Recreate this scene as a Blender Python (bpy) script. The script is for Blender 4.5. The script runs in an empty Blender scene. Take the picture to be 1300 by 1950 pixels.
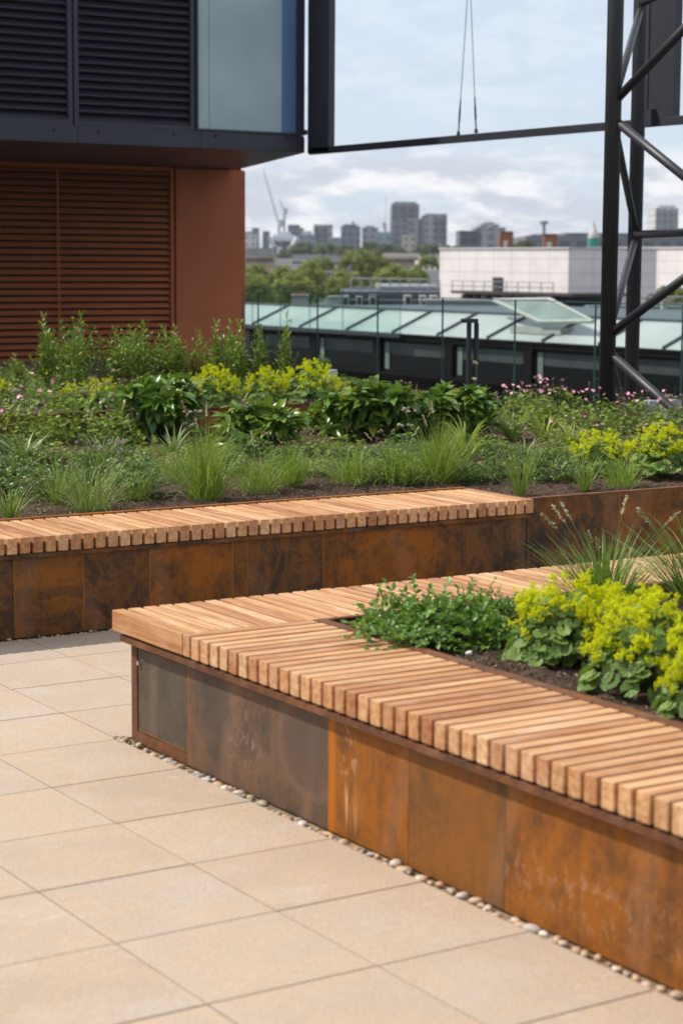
import bpy, bmesh, math, random
import numpy as np
from mathutils import Vector, Matrix
R = math.radians
rnd = random.Random(7)
rng = np.random.default_rng(11)
S = bpy.context.scene
C = S.collection

# ------------------------------------------------------------------ camera
F_PX, PITCH, ROLL, YAW = 3697.0, 0.1272056, 0.0064863, 0.5718404
CAM = np.array([-3.3038, -7.62656, 1.60596])
cp, sp, cy_, sy_ = math.cos(PITCH), math.sin(PITCH), math.cos(YAW), math.sin(YAW)
fwd = Vector((sy_*cp, cy_*cp, -sp)); rt = Vector((cy_, -sy_, 0)); up = rt.cross(fwd)
cx_ = rt*math.cos(ROLL) + up*math.sin(ROLL); cyv = -rt*math.sin(ROLL) + up*math.cos(ROLL)
cam_d = bpy.data.cameras.new('camera'); cam = bpy.data.objects.new('camera', cam_d); C.objects.link(cam)
M = Matrix((cx_, cyv, -fwd)).transposed().to_4x4(); M.translation = Vector(CAM); cam.matrix_world = M
cam_d.sensor_fit = 'VERTICAL'; cam_d.sensor_height = 36; cam_d.sensor_width = 24
cam_d.lens = F_PX/1950*36; cam_d.clip_start = .05; cam_d.clip_end = 6000
cam_d.dof.use_dof = True; cam_d.dof.focus_distance = 9.2; cam_d.dof.aperture_fstop = 3.9
S.camera = cam

# ------------------------------------------------------------------ world, sun, exposure
SUN = Vector((-.58, .62, 1.0)).normalized()
W = bpy.data.worlds.new('World'); S.world = W; W.use_nodes = True
nt = W.node_tree; nt.nodes.clear(); N = nt.nodes.new; L = nt.links.new
out = N('ShaderNodeOutputWorld'); bg = N('ShaderNodeBackground'); sky = N('ShaderNodeTexSky')
sky.sky_type = 'NISHITA'; sky.sun_disc = False
sky.sun_elevation = math.asin(SUN.z); sky.sun_rotation = math.atan2(SUN.x, SUN.y)
sky.air_density = 1.0; sky.dust_density = 1.6; sky.ozone_density = 1.5
tc = N('ShaderNodeTexCoord')
def cloud_layer(scale, zs, lo, hi, detail, seed, rough=.55):
    mp = N('ShaderNodeMapping'); mp.inputs['Scale'].default_value = (1, 1, zs); mp.inputs['Location'].default_value = (seed, seed*.7, 0)
    L(tc.outputs['Generated'], mp.inputs['Vector'])
    n = N('ShaderNodeTexNoise'); n.inputs['Scale'].default_value = scale; n.inputs['Detail'].default_value = detail
    n.inputs['Roughness'].default_value = rough; L(mp.outputs[0], n.inputs['Vector'])
    r = N('ShaderNodeMapRange'); r.interpolation_type = 'SMOOTHSTEP'; r.inputs['From Min'].default_value = lo; r.inputs['From Max'].default_value = hi
    L(n.outputs['Fac'], r.inputs['Value']); return r.outputs[0]
sep = N('ShaderNodeSeparateXYZ'); L(tc.outputs['Generated'], sep.inputs[0])
def maprange(v, a, b, c, d):
    r = N('ShaderNodeMapRange'); r.interpolation_type = 'SMOOTHSTEP'
    for k, x in zip(('From Min', 'From Max', 'To Min', 'To Max'), (a, b, c, d)): r.inputs[k].default_value = x
    L(v, r.inputs['Value']); return r.outputs[0]
def mul(a, b):
    m = N('ShaderNodeMath'); m.operation = 'MULTIPLY'
    for i, x in enumerate((a, b)):
        if isinstance(x, (int, float)): m.inputs[i].default_value = x
        else: L(x, m.inputs[i])
    return m.outputs[0]
def mixc(f, a, b):
    m = N('ShaderNodeMix'); m.data_type = 'RGBA'
    if isinstance(f, (int, float)): m.inputs[0].default_value = f
    else: L(f, m.inputs[0])
    for i, x in ((6, a), (7, b)):
        if isinstance(x, tuple): m.inputs[i].default_value = x + (1,)
        else: L(x, m.inputs[i])
    return m.outputs[2]
def add_(a, b):
    m = N('ShaderNodeMath'); m.operation = 'ADD'; L(a, m.inputs[0]); L(b, m.inputs[1]); return m.outputs[0]
cover = mul(cloud_layer(13, 3.0, .36, .54, 9, 3.1, .6), add_(maprange(sep.outputs['Z'], .040, .066, 1, .22), maprange(sep.outputs['Z'], .16, .35, 0, .6)))
tone = cloud_layer(23, 3.0, .40, .58, 10, 5.2, .60)
cloudc = mixc(tone, (4.5, 4.75, 5.3), (7.0, 6.97, 7.05))
veil = mixc(.72, sky.outputs[0], (5.0, 5.8, 7.0))
skyc = mixc(cover, veil, cloudc)
L(skyc, bg.inputs['Color']); bg.inputs['Strength'].default_value = .14
L(bg.outputs[0], out.inputs['Surface'])
sl = bpy.data.lights.new('sun', 'SUN'); sl.energy = 4.6; sl.angle = R(.6); sl.color = (1, .935, .84)
so = bpy.data.objects.new('sun', sl); so.rotation_euler = (-SUN).to_track_quat('-Z', 'Y').to_euler(); so.location = (-8, 6, 14); C.objects.link(so)
S.view_settings.view_transform = 'Standard'; S.view_settings.look = 'None'; S.view_settings.exposure = 0.06; S.view_settings.gamma = 1
S.cycles.max_bounces = 7; S.cycles.transparent_max_bounces = 12; S.cycles.volume_bounces = 0
S.cycles.caustics_reflective = False; S.cycles.caustics_refractive = False; S.cycles.use_denoising = True

# ------------------------------------------------------------------ pixel -> world (photo pixels 1300x1950)
def ray(px, py):
    X = (px-650)/F_PX; Y = -(py-975)/F_PX
    r = X*math.cos(ROLL) - Y*math.sin(ROLL); u0 = X*math.sin(ROLL) + Y*math.cos(ROLL)
    f = cp + u0*sp; u = -sp + u0*cp
    return np.array([r*cy_ + f*sy_, -r*sy_ + f*cy_, u])
def onz(px, py, z): d = ray(px, py); return CAM + d*(z-CAM[2])/d[2]
def onx(px, py, x): d = ray(px, py); return CAM + d*(x-CAM[0])/d[0]
def ony(px, py, y): d = ray(px, py); return CAM + d*(y-CAM[1])/d[1]
def atd(px, py, dist): d = ray(px, py); return CAM + d*dist/(d[0]*sy_ + d[1]*cy_)
def depth(p): return (p[0]-CAM[0])*sy_ + (p[1]-CAM[1])*cy_

# ------------------------------------------------------------------ materials
class MT:
    def __init__(s, name):
        s.m = bpy.data.materials.new(name); s.m.use_nodes = True; s.nt = s.m.node_tree; s.nt.nodes.clear()
        s.o = s.n('ShaderNodeOutputMaterial'); s.b = s.n('ShaderNodeBsdfPrincipled'); s.l(s.b.outputs[0], s.o.inputs['Surface'])
    def n(s, t, **k):
        x = s.nt.nodes.new(t)
        for a, v in k.items(): setattr(x, a, v)
        return x
    def l(s, a, b): s.nt.links.new(a, b)
    def set(s, **k):
        for a, v in k.items():
            i = s.b.inputs[a.replace('_', ' ')]
            if hasattr(v, 'is_linked') or hasattr(v, 'links'): s.l(v, i)
            elif isinstance(v, tuple) and len(v) == 3: i.default_value = v + (1,)
            else: i.default_value = v
        return s
    def coord(s, scale=(1, 1, 1), kind='Object', rot=(0, 0, 0), rand=0):
        t = s.n('ShaderNodeTexCoord'); m = s.n('ShaderNodeMapping'); m.inputs['Scale'].default_value = scale; m.inputs['Rotation'].default_value = rot
        s.l(t.outputs[kind], m.inputs[0])
        if rand:
            g = s.n('ShaderNodeNewGeometry'); c = s.n('ShaderNodeCombineXYZ'); k = s.math('MULTIPLY', g.outputs['Random Per Island'], rand)
            s.l(k, c.inputs[0]); s.l(k, c.inputs[1]); s.l(k, c.inputs[2]); s.l(c.outputs[0], m.inputs['Location'])
        return m.outputs[0]
    def noise(s, v, scale, detail=4, rough=.55, dist=0):
        x = s.n('ShaderNodeTexNoise'); x.inputs['Scale'].default_value = scale; x.inputs['Detail'].default_value = detail
        x.inputs['Roughness'].default_value = rough; x.inputs['Distortion'].default_value = dist; s.l(v, x.inputs['Vector']); return x.outputs['Fac']
    def ramp(s, f, stops, interp='LINEAR'):
        r = s.n('ShaderNodeValToRGB'); e = r.color_ramp.elements; r.color_ramp.interpolation = interp
        while len(e) < len(stops): e.new(.5)
        for i, (p, c) in enumerate(stops):
            e[i].position = p; e[i].color = (c if isinstance(c, tuple) else (c, c, c)) + (1,)
        s.l(f, r.inputs[0]); return r.outputs[0]
    def math(s, op, a, b=0):
        m = s.n('ShaderNodeMath', operation=op)
        for i, x in enumerate((a, b)):
            if isinstance(x, (int, float)): m.inputs[i].default_value = x
            else: s.l(x, m.inputs[i])
        return m.outputs[0]
    def mix(s, f, a, b, mode='MIX'):
        m = s.n('ShaderNodeMix', data_type='RGBA', blend_type=mode)
        if isinstance(f, (int, float)): m.inputs[0].default_value = f
        else: s.l(f, m.inputs[0])
        for i, x in ((6, a), (7, b)):
            if isinstance(x, tuple): m.inputs[i].default_value = x + (1,)
            else: s.l(x, m.inputs[i])
        return m.outputs[2]
    def bump(s, h, strength=.3, dist=.002):
        b = s.n('ShaderNodeBump'); b.inputs['Strength'].default_value = strength; b.inputs['Distance'].default_value = dist
        s.l(h, b.inputs['Height']); s.l(b.outputs[0], s.b.inputs['Normal']); return s
    def isl(s): return s.n('ShaderNodeNewGeometry').outputs['Random Per Island']
    def objr(s): return s.n('ShaderNodeObjectInfo').outputs['Random']

def plain(name, col, rough=.5, metal=0, var=.12, vs=6, spec=None):
    t = MT(name); v = t.coord(); f = t.noise(v, vs, 5)
    c = t.ramp(f, [(.3, tuple(x*(1-var) for x in col)), (.7, tuple(min(1, x*(1+var)) for x in col))])
    t.set(Base_Color=c, Roughness=rough, Metallic=metal)
    if spec is not None: t.set(Specular_IOR_Level=spec)
    return t.m
def foliage(name, cols, rough=.42, trans=.28, veins=False):
    t = MT(name); g = t.isl(); c = t.ramp(g, [(i/(len(cols)-1) if len(cols) > 1 else 0, k) for i, k in enumerate(cols)])
    f = t.noise(t.coord(), 60, 2); c = t.mix(t.math('MULTIPLY', f, .35), c, (.16, .17, .03))
    t.set(Base_Color=c, Roughness=rough, Specular_IOR_Level=.45)
    tr = t.n('ShaderNodeBsdfTranslucent'); ms = t.n('ShaderNodeMixShader'); ms.inputs[0].default_value = trans
    c2 = t.mix(.5, c, (.25, .38, .03)); t.l(c2, tr.inputs[0]); t.l(t.b.outputs[0], ms.inputs[1]); t.l(tr.outputs[0], ms.inputs[2]); t.l(ms.outputs[0], t.o.inputs[0])
    return t.m

def mat_wood(axis):
    t = MT('hardwood_%s' % axis); g = t.isl()
    st = (1.2, 26, 26) if axis == 'x' else (26, 1.2, 26)
    v = t.coord(st, rand=37)
    f = t.noise(v, 2.2, 6, .6, .6); f2 = t.noise(t.coord((1, 1, 1), rand=11), 9, 3)
    base = t.ramp(g, [(0, (.40, .185, .085)), (.2, (.56, .305, .14)), (.4, (.66, .405, .21)), (.6, (.47, .245, .105)), (.8, (.71, .47, .265)), (1, (.52, .295, .13))])
    dark = t.mix(1, base, (.66, .52, .42), 'MULTIPLY')
    c = t.mix(t.ramp(f, [(.38, 0.0), (.62, 1.0)]), base, dark)
    c = t.mix(t.math('MULTIPLY', t.ramp(f2, [(.5, 0.0), (.8, 1.0)]), .35), c, (.62, .47, .36))
    t.set(Base_Color=c, Roughness=.62, Specular_IOR_Level=.3); t.bump(f, .35, .0008); return t.m
WX, WY = mat_wood('x'), mat_wood('y')

def mat_corten(name, cols, seed, streak=.25, spots=.5, pale=.25, rough=.62, fleck=.5, feats=()):
    # cols: three browns from dark mill scale to bright rust
    t = MT(name); ob = t.n('ShaderNodeTexCoord'); mp = t.n('ShaderNodeMapping'); mp.inputs['Location'].default_value = (seed, seed*1.7, seed*.3); t.l(ob.outputs['Object'], mp.inputs[0]); v = mp.outputs[0]
    big = t.noise(v, 2.4, 8, .66, 1.0); mid = t.noise(v, 13, 8, .74, .7); fine = t.noise(v, 120, 5, .75)
    m2 = t.n('ShaderNodeMapping'); m2.inputs['Scale'].default_value = (16, 16, 1.1); t.l(v, m2.inputs[0]); stk = t.noise(m2.outputs[0], 2.2, 7, .68, .3)
    f = t.math('ADD', t.math('MULTIPLY', big, .52), t.math('ADD', t.math('MULTIPLY', mid, .40), t.math('MULTIPLY', stk, .08+streak*.3)))
    c = t.ramp(f, [(.42, cols[0]), (.50, cols[1]), (.585, cols[2])])
    blot = t.math('ADD', t.math('MULTIPLY', t.noise(v, 3.6, 3, .5, 1.8), .8), t.math('MULTIPLY', mid, .2))
    c = t.mix(t.math('MULTIPLY', t.ramp(blot, [(.55, 0.0), (.61, 1.0)]), spots), c, (.028, .025, .026))
    c = t.mix(t.math('MULTIPLY', t.ramp(blot, [(.515, 0.0), (.535, 1.0), (.555, 0.0)]), spots*.6), c, (.25, .095, .018))
    c = t.mix(t.math('MULTIPLY', t.ramp(stk, [(.56, 0.0), (.78, 1.0)]), streak), c, (.33, .115, .020))
    c = t.mix(t.math('MULTIPLY', t.ramp(mid, [(.60, 0.0), (.72, 1.0)]), fleck), c, (.27, .11, .03))
    c = t.mix(t.math('MULTIPLY', t.ramp(fine, [(.30, 1.0), (.48, 0.0)]), .55), c, (.035, .022, .016))
    c = t.mix(t.math('MULTIPLY', t.ramp(fine, [(.56, 0.0), (.74, 1.0)]), .45), c, (.33, .16, .07))
    # pale mineral splashes and scratches
    m3 = t.n('ShaderNodeMapping'); m3.inputs['Scale'].default_value = (1, 1, .55); m3.inputs['Rotation'].default_value = (.3, .2, .1); t.l(v, m3.inputs[0])
    sc = t.noise(m3.outputs[0], 34, 5, .8, 2.2); msk = t.noise(v, 2.7, 3, .6)
    pk = t.math('MULTIPLY', t.ramp(sc, [(.66, 0.0), (.74, 1.0)]), t.ramp(msk, [(.50, 0.0), (.62, 1.0)]))
    c = t.mix(t.math('MULTIPLY', pk, pale), c, (.52, .38, .27))
    ring = t.n('ShaderNodeTexWave', wave_type='RINGS', rings_direction='SPHERICAL'); ring.inputs['Scale'].default_value = .9; ring.inputs['Distortion'].default_value = 7; ring.inputs['Detail'].default_value = 1; ring.inputs['Detail Scale'].default_value = .7; t.l(v, ring.inputs['Vector'])
    c = t.mix(t.math('MULTIPLY', t.ramp(ring.outputs['Fac'], [(.90, 0.0), (1.0, 1.0)]), .16), c, (.34, .20, .13))
    sx3 = t.n('ShaderNodeSeparateXYZ'); t.l(ob.outputs['Object'], sx3.inputs[0])
    for (kind, ax, a0, w0, z0, zw, col, amt) in feats:      # stains with a place and a shape of their own
        du = t.math('DIVIDE', t.math('SUBTRACT', sx3.outputs[ax], a0), w0); dz = t.math('DIVIDE', t.math('SUBTRACT', sx3.outputs['Z'], z0), zw)
        r = t.math('SQRT', t.math('ADD', t.math('MULTIPLY', du, du), t.math('MULTIPLY', dz, dz))); r = t.math('ADD', r, t.math('MULTIPLY', t.math('SUBTRACT', mid, .5), (.5 if kind != 'ring' else .3)))
        if kind == 'blob': mk = t.ramp(r, [(.55, 1.0), (1.0, 0.0)])
        elif kind == 'ring': mk = t.ramp(r, [(.72, 0.0), (.9, 1.0), (.98, 0.0)])
        else: mk = t.math('MULTIPLY', t.ramp(r, [(.3, 1.0), (1.0, 0.0)]), t.ramp(t.noise(m2.outputs[0] if kind == 'drip' else m3.outputs[0], 3.5 if kind == 'drip' else 33, 4, .62, 1.2), [(.54, 0.0), (.66, 1.0)]))
        c = t.mix(t.math('MULTIPLY', mk, amt), c, col)
    t.set(Base_Color=c, Roughness=t.ramp(mid, [(.3, rough-.16), (.7, rough+.1)]), Metallic=0, Specular_IOR_Level=.16); t.bump(fine, .3, .0008); return t.m
CT_GREY = mat_corten('corten_grey_brown', ((.070, .050, .040), (.120, .074, .048), (.170, .092, .050)), 3.3, .10, .15, .4, .58, .25, (('blob', 'Y', onx(590, 1430, -.414)[1]+1.83, .20, .215, .16, (.082, .060, .050), .65), ('ring', 'Y', onx(590, 1430, -.414)[1]+1.83, .20, .215, .16, (.20, .13, .09), .3), ('ring', 'Y', onx(410, 1350, -.414)[1]+1.83, .12, .24, .13, (.16, .11, .08), .2), ('blob', 'Y', onx(410, 1350, -.414)[1]+1.83, .12, .24, .13, (.068, .056, .048), .5), ('splash', 'Y', onx(470, 1450, -.414)[1]+1.83, .16, .16, .14, (.30, .24, .18), .5)))
CT_OR = mat_corten('corten_orange', ((.085, .040, .019), (.170, .062, .014), (.27, .092, .012)), 8.8, .3, .05, .5, .62, .4, (('blob', 'Y', -1.245, .05, .15, .5, (.40, .125, .008), .85), ('splash', 'Y', -1.335, .07, .25, .10, (.62, .43, .27), .95), ('drip', 'Y', -1.35, .08, .09, .10, (.50, .27, .11), .9), ('splash', 'Y', -2.35, .7, .12, .10, (.45, .28, .18), .4), ('blob', 'Y', -2.9, .10, .2, .09, (.22, .13, .075), .6), ('ring', 'Y', -2.9, .11, .2, .10, (.38, .22, .12), .5)))
CT_OR2 = mat_corten('corten_tan', ((.085, .046, .024), (.150, .066, .020), (.215, .082, .016)), 15.1, .25, .1, .3)
CT_DK = mat_corten('corten_dark', ((.028, .022, .019), (.066, .037, .020), (.150, .064, .018)), 21.7, .2, .6, .35)
CT_MID = mat_corten('corten_mid', ((.042, .027, .017), (.115, .052, .017), (.22, .080, .013)), 31.9, .25, .5, .4)
CT_RED = mat_corten('corten_red', ((.045, .026, .017), (.130, .054, .015), (.26, .086, .011)), 41.2, .3, .45, .45)
CT_RIM = mat_corten('corten_rim', ((.075, .036, .023), (.125, .054, .028), (.19, .075, .028)), 55.0, .1, .05, .1)
CT_EDGE = mat_corten('corten_bright_edge', ((.20, .08, .02), (.30, .11, .022), (.38, .14, .025)), 71.0, .1, .0, .1)
CT_PLATE = mat_corten('corten_slate', ((.058, .051, .043), (.085, .070, .052), (.115, .088, .058)), 63.0, .06, .05, .15, .45)
STEEL_DARK = plain('dark_painted_steel', (.020, .021, .027), .48, 0, .1)
STEEL_FRAME = plain('dark_frame_steel', (.028, .029, .038), .45, 0, .1)
BOLT = plain('bright_bolt_steel', (.6, .6, .6), .3, 1)

def mat_tile():
    t = MT('sandstone_paving'); g = t.isl(); v = t.coord((1, 1, 1), rand=23)
    base = t.ramp(g, [(0, (.385, .300, .225)), (.3, (.435, .345, .262)), (.55, (.405, .330, .262)), (.8, (.45, .355, .262)), (1, (.465, .378, .295))])
    a = t.noise(v, 5, 6, .6, .4); c = t.mix(t.math('MULTIPLY', t.ramp(a, [(.42, 0.0), (.62, 1.0)]), .55), base, (.50, .36, .235))
    b = t.noise(v, 3.1, 5, .6); c = t.mix(t.math('MULTIPLY', t.ramp(b, [(.48, 0.0), (.66, 1.0)]), .55), c, (.47, .40, .345))
    f = t.noise(t.coord(), 170, 5, .85); c = t.mix(t.ramp(f, [(.40, .8), (.50, 0.0)]), c, (.28, .195, .13)); f0 = t.noise(t.coord(), 45, 6, .8); c = t.mix(t.ramp(f0, [(.36, .5), (.5, 0.0)]), c, (.33, .24, .165))
    f2 = t.noise(t.coord(), 210, 4, .8); c = t.mix(t.ramp(f2, [(.52, 0.0), (.64, .6)]), c, (.68, .58, .48))
    ws = t.noise(t.coord(), 1.6, 3, .5, 1.5); sp_ = t.noise(t.coord((1, 3, 1)), 14, 4, .7)
    c = t.mix(t.math('MULTIPLY', t.ramp(t.math('MULTIPLY', ws, sp_), [(.36, 0.0), (.46, 1.0)]), .3), c, (.72, .66, .58))
    t.set(Base_Color=c, Roughness=.78, Specular_IOR_Level=.2); t.bump(f, .25, .0008); return t.m
TILE = mat_tile(); JOINT = plain('sandy_joint', (.24, .16, .085), .95, 0, .45, 18)
def mat_soil():
    t = MT('soil'); v = t.coord(); a = t.noise(v, 38, 6, .7); b = t.noise(v, 7, 3)
    c = t.ramp(a, [(.34, (.018, .011, .008)), (.52, (.070, .043, .030)), (.66, (.150, .100, .072))])
    c = t.mix(t.math('MULTIPLY', b, .35), c, (.085, .06, .045))
    t.set(Base_Color=c, Roughness=.95, Specular_IOR_Level=.1); t.bump(a, .9, .012); return t.m
SOIL = mat_soil()
t = MT('bark_chip'); t.set(Base_Color=t.ramp(t.isl(), [(0, (.030, .018, .012)), (.5, (.095, .058, .040)), (.85, (.18, .115, .078)), (1, (.38, .28, .19))]), Roughness=.9); CHIP = t.m
t = MT('pebble'); t.set(Base_Color=t.ramp(t.isl(), [(0, (.40, .34, .27)), (.2, (.42, .24, .12)), (.4, (.56, .46, .35)), (.52, (.14, .16, .19)), (.6, (.22, .21, .20)), (.75, (.50, .32, .18)), (.88, (.34, .27, .20)), (1, (.66, .60, .53))]), Roughness=.6); PEB = t.m
CLAD_DK = plain('blue_black_cladding', (.026, .026, .038), .42, 0, .08, 2)
LOUV_DK = plain('blue_black_louvre', (.030, .031, .044), .5, 0, .08, 2)
VOID = plain('louvre_void', (.004, .004, .005), .9)
CLAD_RU = plain('russet_cladding', (.40, .125, .058), .75, 0, .05, 2, .12)
LOUV_RU = plain('russet_louvre', (.46, .145, .058), .75, 0, .06, 2, .12)
VOID_RU = plain('russet_void', (.020, .009, .006), .9)
CONC = plain('pale_stone', (.56, .51, .50), .8, 0, .06, .4)

# ------------------------------------------------------------------ mesh builder
class MB:
    def __init__(s): s.v = []; s.f = []; s.n = 0
    def add(s, V, F):
        V = np.asarray(V, float).reshape(-1, 3); s.v.append(V)
        for f in F: s.f.append(tuple(int(i)+s.n for i in f))
        s.n += len(V); return s
    def addn(s, V, F):            # F as an array of equal-sized faces
        V = np.asarray(V, float).reshape(-1, 3); s.v.append(V); s.f.extend((np.asarray(F)+s.n).tolist()); s.n += len(V); return s
    def box(s, x0, x1, y0, y1, z0, z1, b=0):
        if x0 > x1: x0, x1 = x1, x0
        if y0 > y1: y0, y1 = y1, y0
        if not b:
            V = [(x, y, z) for z in (z0, z1) for y in (y0, y1) for x in (x0, x1)]
            return s.add(V, [(0, 2, 3, 1), (4, 5, 7, 6), (0, 1, 5, 4), (2, 6, 7, 3), (0, 4, 6, 2), (1, 3, 7, 5)])
        bm = bmesh.new(); bmesh.ops.create_cube(bm, size=1)
        for v in bm.verts: v.co = Vector(((x0+x1)/2+v.co.x*(x1-x0), (y0+y1)/2+v.co.y*(y1-y0), (z0+z1)/2+v.co.z*(z1-z0)))
        bmesh.ops.bevel(bm, geom=bm.edges[:], offset=b, segments=2, affect='EDGES', profile=.5)
        bm.verts.index_update(); s.add([v.co[:] for v in bm.verts], [[v.index for v in f.verts] for f in bm.faces]); bm.free(); return s
    def prism(s, poly, z0, z1):
        n = len(poly); V = [(p[0], p[1], z0) for p in poly] + [(p[0], p[1], z1) for p in poly]
        return s.add(V, [tuple(range(n))[::-1], tuple(range(n, 2*n))] + [(i, (i+1) % n, (i+1) % n+n, i+n) for i in range(n)])
    def hull(s, a, b):            # two quads joined (4 pts each)
        V = list(a)+list(b); return s.add(V, [(3, 2, 1, 0), (4, 5, 6, 7)] + [(i, (i+1) % 4, (i+1) % 4+4, i+4) for i in range(4)])
    def tube(s, p0, p1, r0, r1=None, n=12, caps=True):
        p0, p1 = Vector(p0), Vector(p1); r1 = r0 if r1 is None else r1; d = (p1-p0).normalized()
        a = d.orthogonal().normalized(); b = d.cross(a); V = []
        for p, r in ((p0, r0), (p1, r1)):
            for i in range(n): V.append(p + (a*math.cos(2*math.pi*i/n) + b*math.sin(2*math.pi*i/n))*r)
        F = [(i, (i+1) % n, (i+1) % n+n, i+n) for i in range(n)]
        if caps: F += [tuple(range(n))[::-1], tuple(range(n, 2*n))]
        return s.add([v[:] for v in V], F)
    def poly(s, pts, r, n=5):
        for i in range(len(pts)-1): s.tube(pts[i], pts[i+1], r if not isinstance(r, (list, tuple)) else r[i], r if not isinstance(r, (list, tuple)) else r[i+1], n, False)
        return s
    def build(s, name, mat, parent=None, smooth=False, loc=None, label=None):
        V = np.concatenate(s.v) if s.v else np.zeros((0, 3))
        org = np.zeros(3)
        if parent is not None: org = np.array(parent['_o'][:])
        elif loc is not None: org = np.array(loc, float)
        me = bpy.data.meshes.new(name); V = V-org
        ls = np.array([len(f) for f in s.f], dtype=np.int32); li = np.fromiter((i for f in s.f for i in f), dtype=np.int32, count=int(ls.sum()))
        me.vertices.add(len(V)); me.vertices.foreach_set('co', V.astype(np.float32).ravel())
        me.loops.add(len(li)); me.loops.foreach_set('vertex_index', li)
        me.polygons.add(len(ls)); st = np.concatenate([[0], np.cumsum(ls)[:-1]]).astype(np.int32); me.polygons.foreach_set('loop_start', st)
        me.polygons.foreach_set('use_smooth', np.full(len(ls), smooth)); me.update(calc_edges=True); me.validate(); me.materials.append(mat)
        o = bpy.data.objects.new(name, me); C.objects.link(o)
        if parent is not None: o.parent = parent
        else: o.location = org
        o['_o'] = tuple(float(x) for x in org)
        if label: o['label'] = label
        return o
def tag(o, label, cat, group=None):
    o['label'] = label; o['category'] = cat
    if group: o['group'] = group
    return o
def thing(name, label, cat, loc=(0, 0, 0), group=None, local=False):
    o = bpy.data.objects.new(name, None); C.objects.link(o); o.location = tuple(float(x) for x in loc); o.empty_display_size = .1
    o['_o'] = (0., 0., 0.) if local else tuple(float(x) for x in loc); return tag(o, label, cat, group)
def struct(o, kind='structure'): o['kind'] = kind; return o
def dup(root, loc, rz=0, sc=1, label=None, group=None):
    r = root.copy(); C.objects.link(r); r.location = tuple(float(x) for x in loc); r.rotation_euler = (0, 0, rz); r.scale = sc if isinstance(sc, tuple) else (sc,)*3
    if label: r['label'] = label
    if group: r['group'] = group
    for ch in list(root.children):
        c = ch.copy(); C.objects.link(c); c.parent = r
        for g in ch.children:
            d = g.copy(); C.objects.link(d); d.parent = c
    return r

# ------------------------------------------------------------------ ground: paving, deck, city ground
SEAT, SOILZ = .439, .405
mb = MB()
xs = [-.45-.4455*k for k in range(0, 14)]
ys = [-.45*k for k in range(0, 22)]
def tile(x0, x1, y0, y1):
    g = .0026; mb.box(x0+g, x1-g, y0+g, y1-g, -.03, rnd.uniform(-.0006, .0006), .0016)
for i in range(len(xs)-1):
    for j in range(len(ys)-1): tile(xs[i+1], xs[i], ys[j+1], ys[j]-(.02 if j == 0 else 0))
for k in range(0, 14):
    for j in range(4): tile(-.45+.4455*k, -.45+.4455*(k+1), ys[j+1]+(0 if j < 3 else .0), ys[j]-(.02 if j == 0 else 0))
struct(mb.build('terrace_paving', TILE))
mb = MB(); mb.box(-7, 7, -10, .3, -.2, -.0075); struct(mb.build('paving_joints', JOINT))
mb = MB(); mb.box(-9, 9.6, .3, 24, -.3, -.012); struct(mb.build('roof_deck', plain('grey_deck', (.16, .15, .14), .9)))
mb = MB(); mb.add([(-4000, -4000, -26), (4000, -4000, -26), (4000, 4000, -26), (-4000, 4000, -26)], [(0, 1, 2, 3)])
struct(mb.build('city_ground', plain('city_ground', (.12, .12, .11), .9, 0, .4, .01)))

# pebbles in the drainage strips
ico = bmesh.new(); bmesh.ops.create_icosphere(ico, subdivisions=2, radius=1); IV = np.array([v.co[:] for v in ico.verts]); IF = np.array([[v.index for v in f.verts] for f in ico.faces]); ico.free()
ico = bmesh.new(); bmesh.ops.create_icosphere(ico, subdivisions=1, radius=1); JV = np.array([v.co[:] for v in ico.verts]); JF = np.array([[v.index for v in f.verts] for f in ico.faces]); ico.free()
def pebble(mb, x, y, z, r):
    a = rng.uniform(0, 6.3); s = np.array([r*rng.uniform(.9, 1.5), r*rng.uniform(.7, 1.05), r*rng.uniform(.5, .8)])
    V = IV*s*(1+.12*np.sin(IV[:, [1, 2, 0]]*rng.uniform(1.5, 3)+rng.uniform(0, 6))); c, q = math.cos(a), math.sin(a)
    V = np.c_[V[:, 0]*c-V[:, 1]*q, V[:, 0]*q+V[:, 1]*c, V[:, 2]]+(x, y, z); mb.addn(V, IF)
mb = MB(); y = -1.80
while y > -7.2:
    for k in range(2):
        r = rng.uniform(.007, .020)*(1 if k else .6); pebble(mb, rng.uniform(-.443, -.426), y+rng.uniform(-.012, .012), rng.uniform(-.014, .002), r)
    y -= rng.uniform(.018, .046)
for k in range(26): pebble(mb, rng.uniform(-.462, -.42), rng.uniform(-1.86, -1.79), rng.uniform(0, .005), rng.uniform(.006, .011))
struct(tag(mb.build('edge_pebbles', PEB, smooth=True), 'mixed rounded pebbles filling the narrow strip along the front steel planter', 'pebbles'), 'stuff')
mb = MB(); x = -1.5
while x < 3.2:
    pebble(mb, x, rng.uniform(-.012, .014), rng.uniform(-.006, .002), rng.uniform(.005, .012)); x += rng.uniform(.012, .05)
struct(tag(mb.build('edge_pebbles', PEB, smooth=True), 'sparse small pebbles in the gap below the rear steel bench wall', 'pebbles'), 'stuff')

# ------------------------------------------------------------------ front planter bench
FX = -.414
fp = thing('planter_bench', 'L-shaped rusted steel planter with slatted timber seats in the foreground', 'planter', (FX, -1.83, 0))
def panelx(y0, y1, mat, name='steel_panel', z0=0.0, z1=.338, label=None):
    m = MB(); m.box(FX, FX+.012, y1+.0006, y0-.0006, z0, z1, .0008); return m.build(name, mat, fp, label=label)
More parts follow.
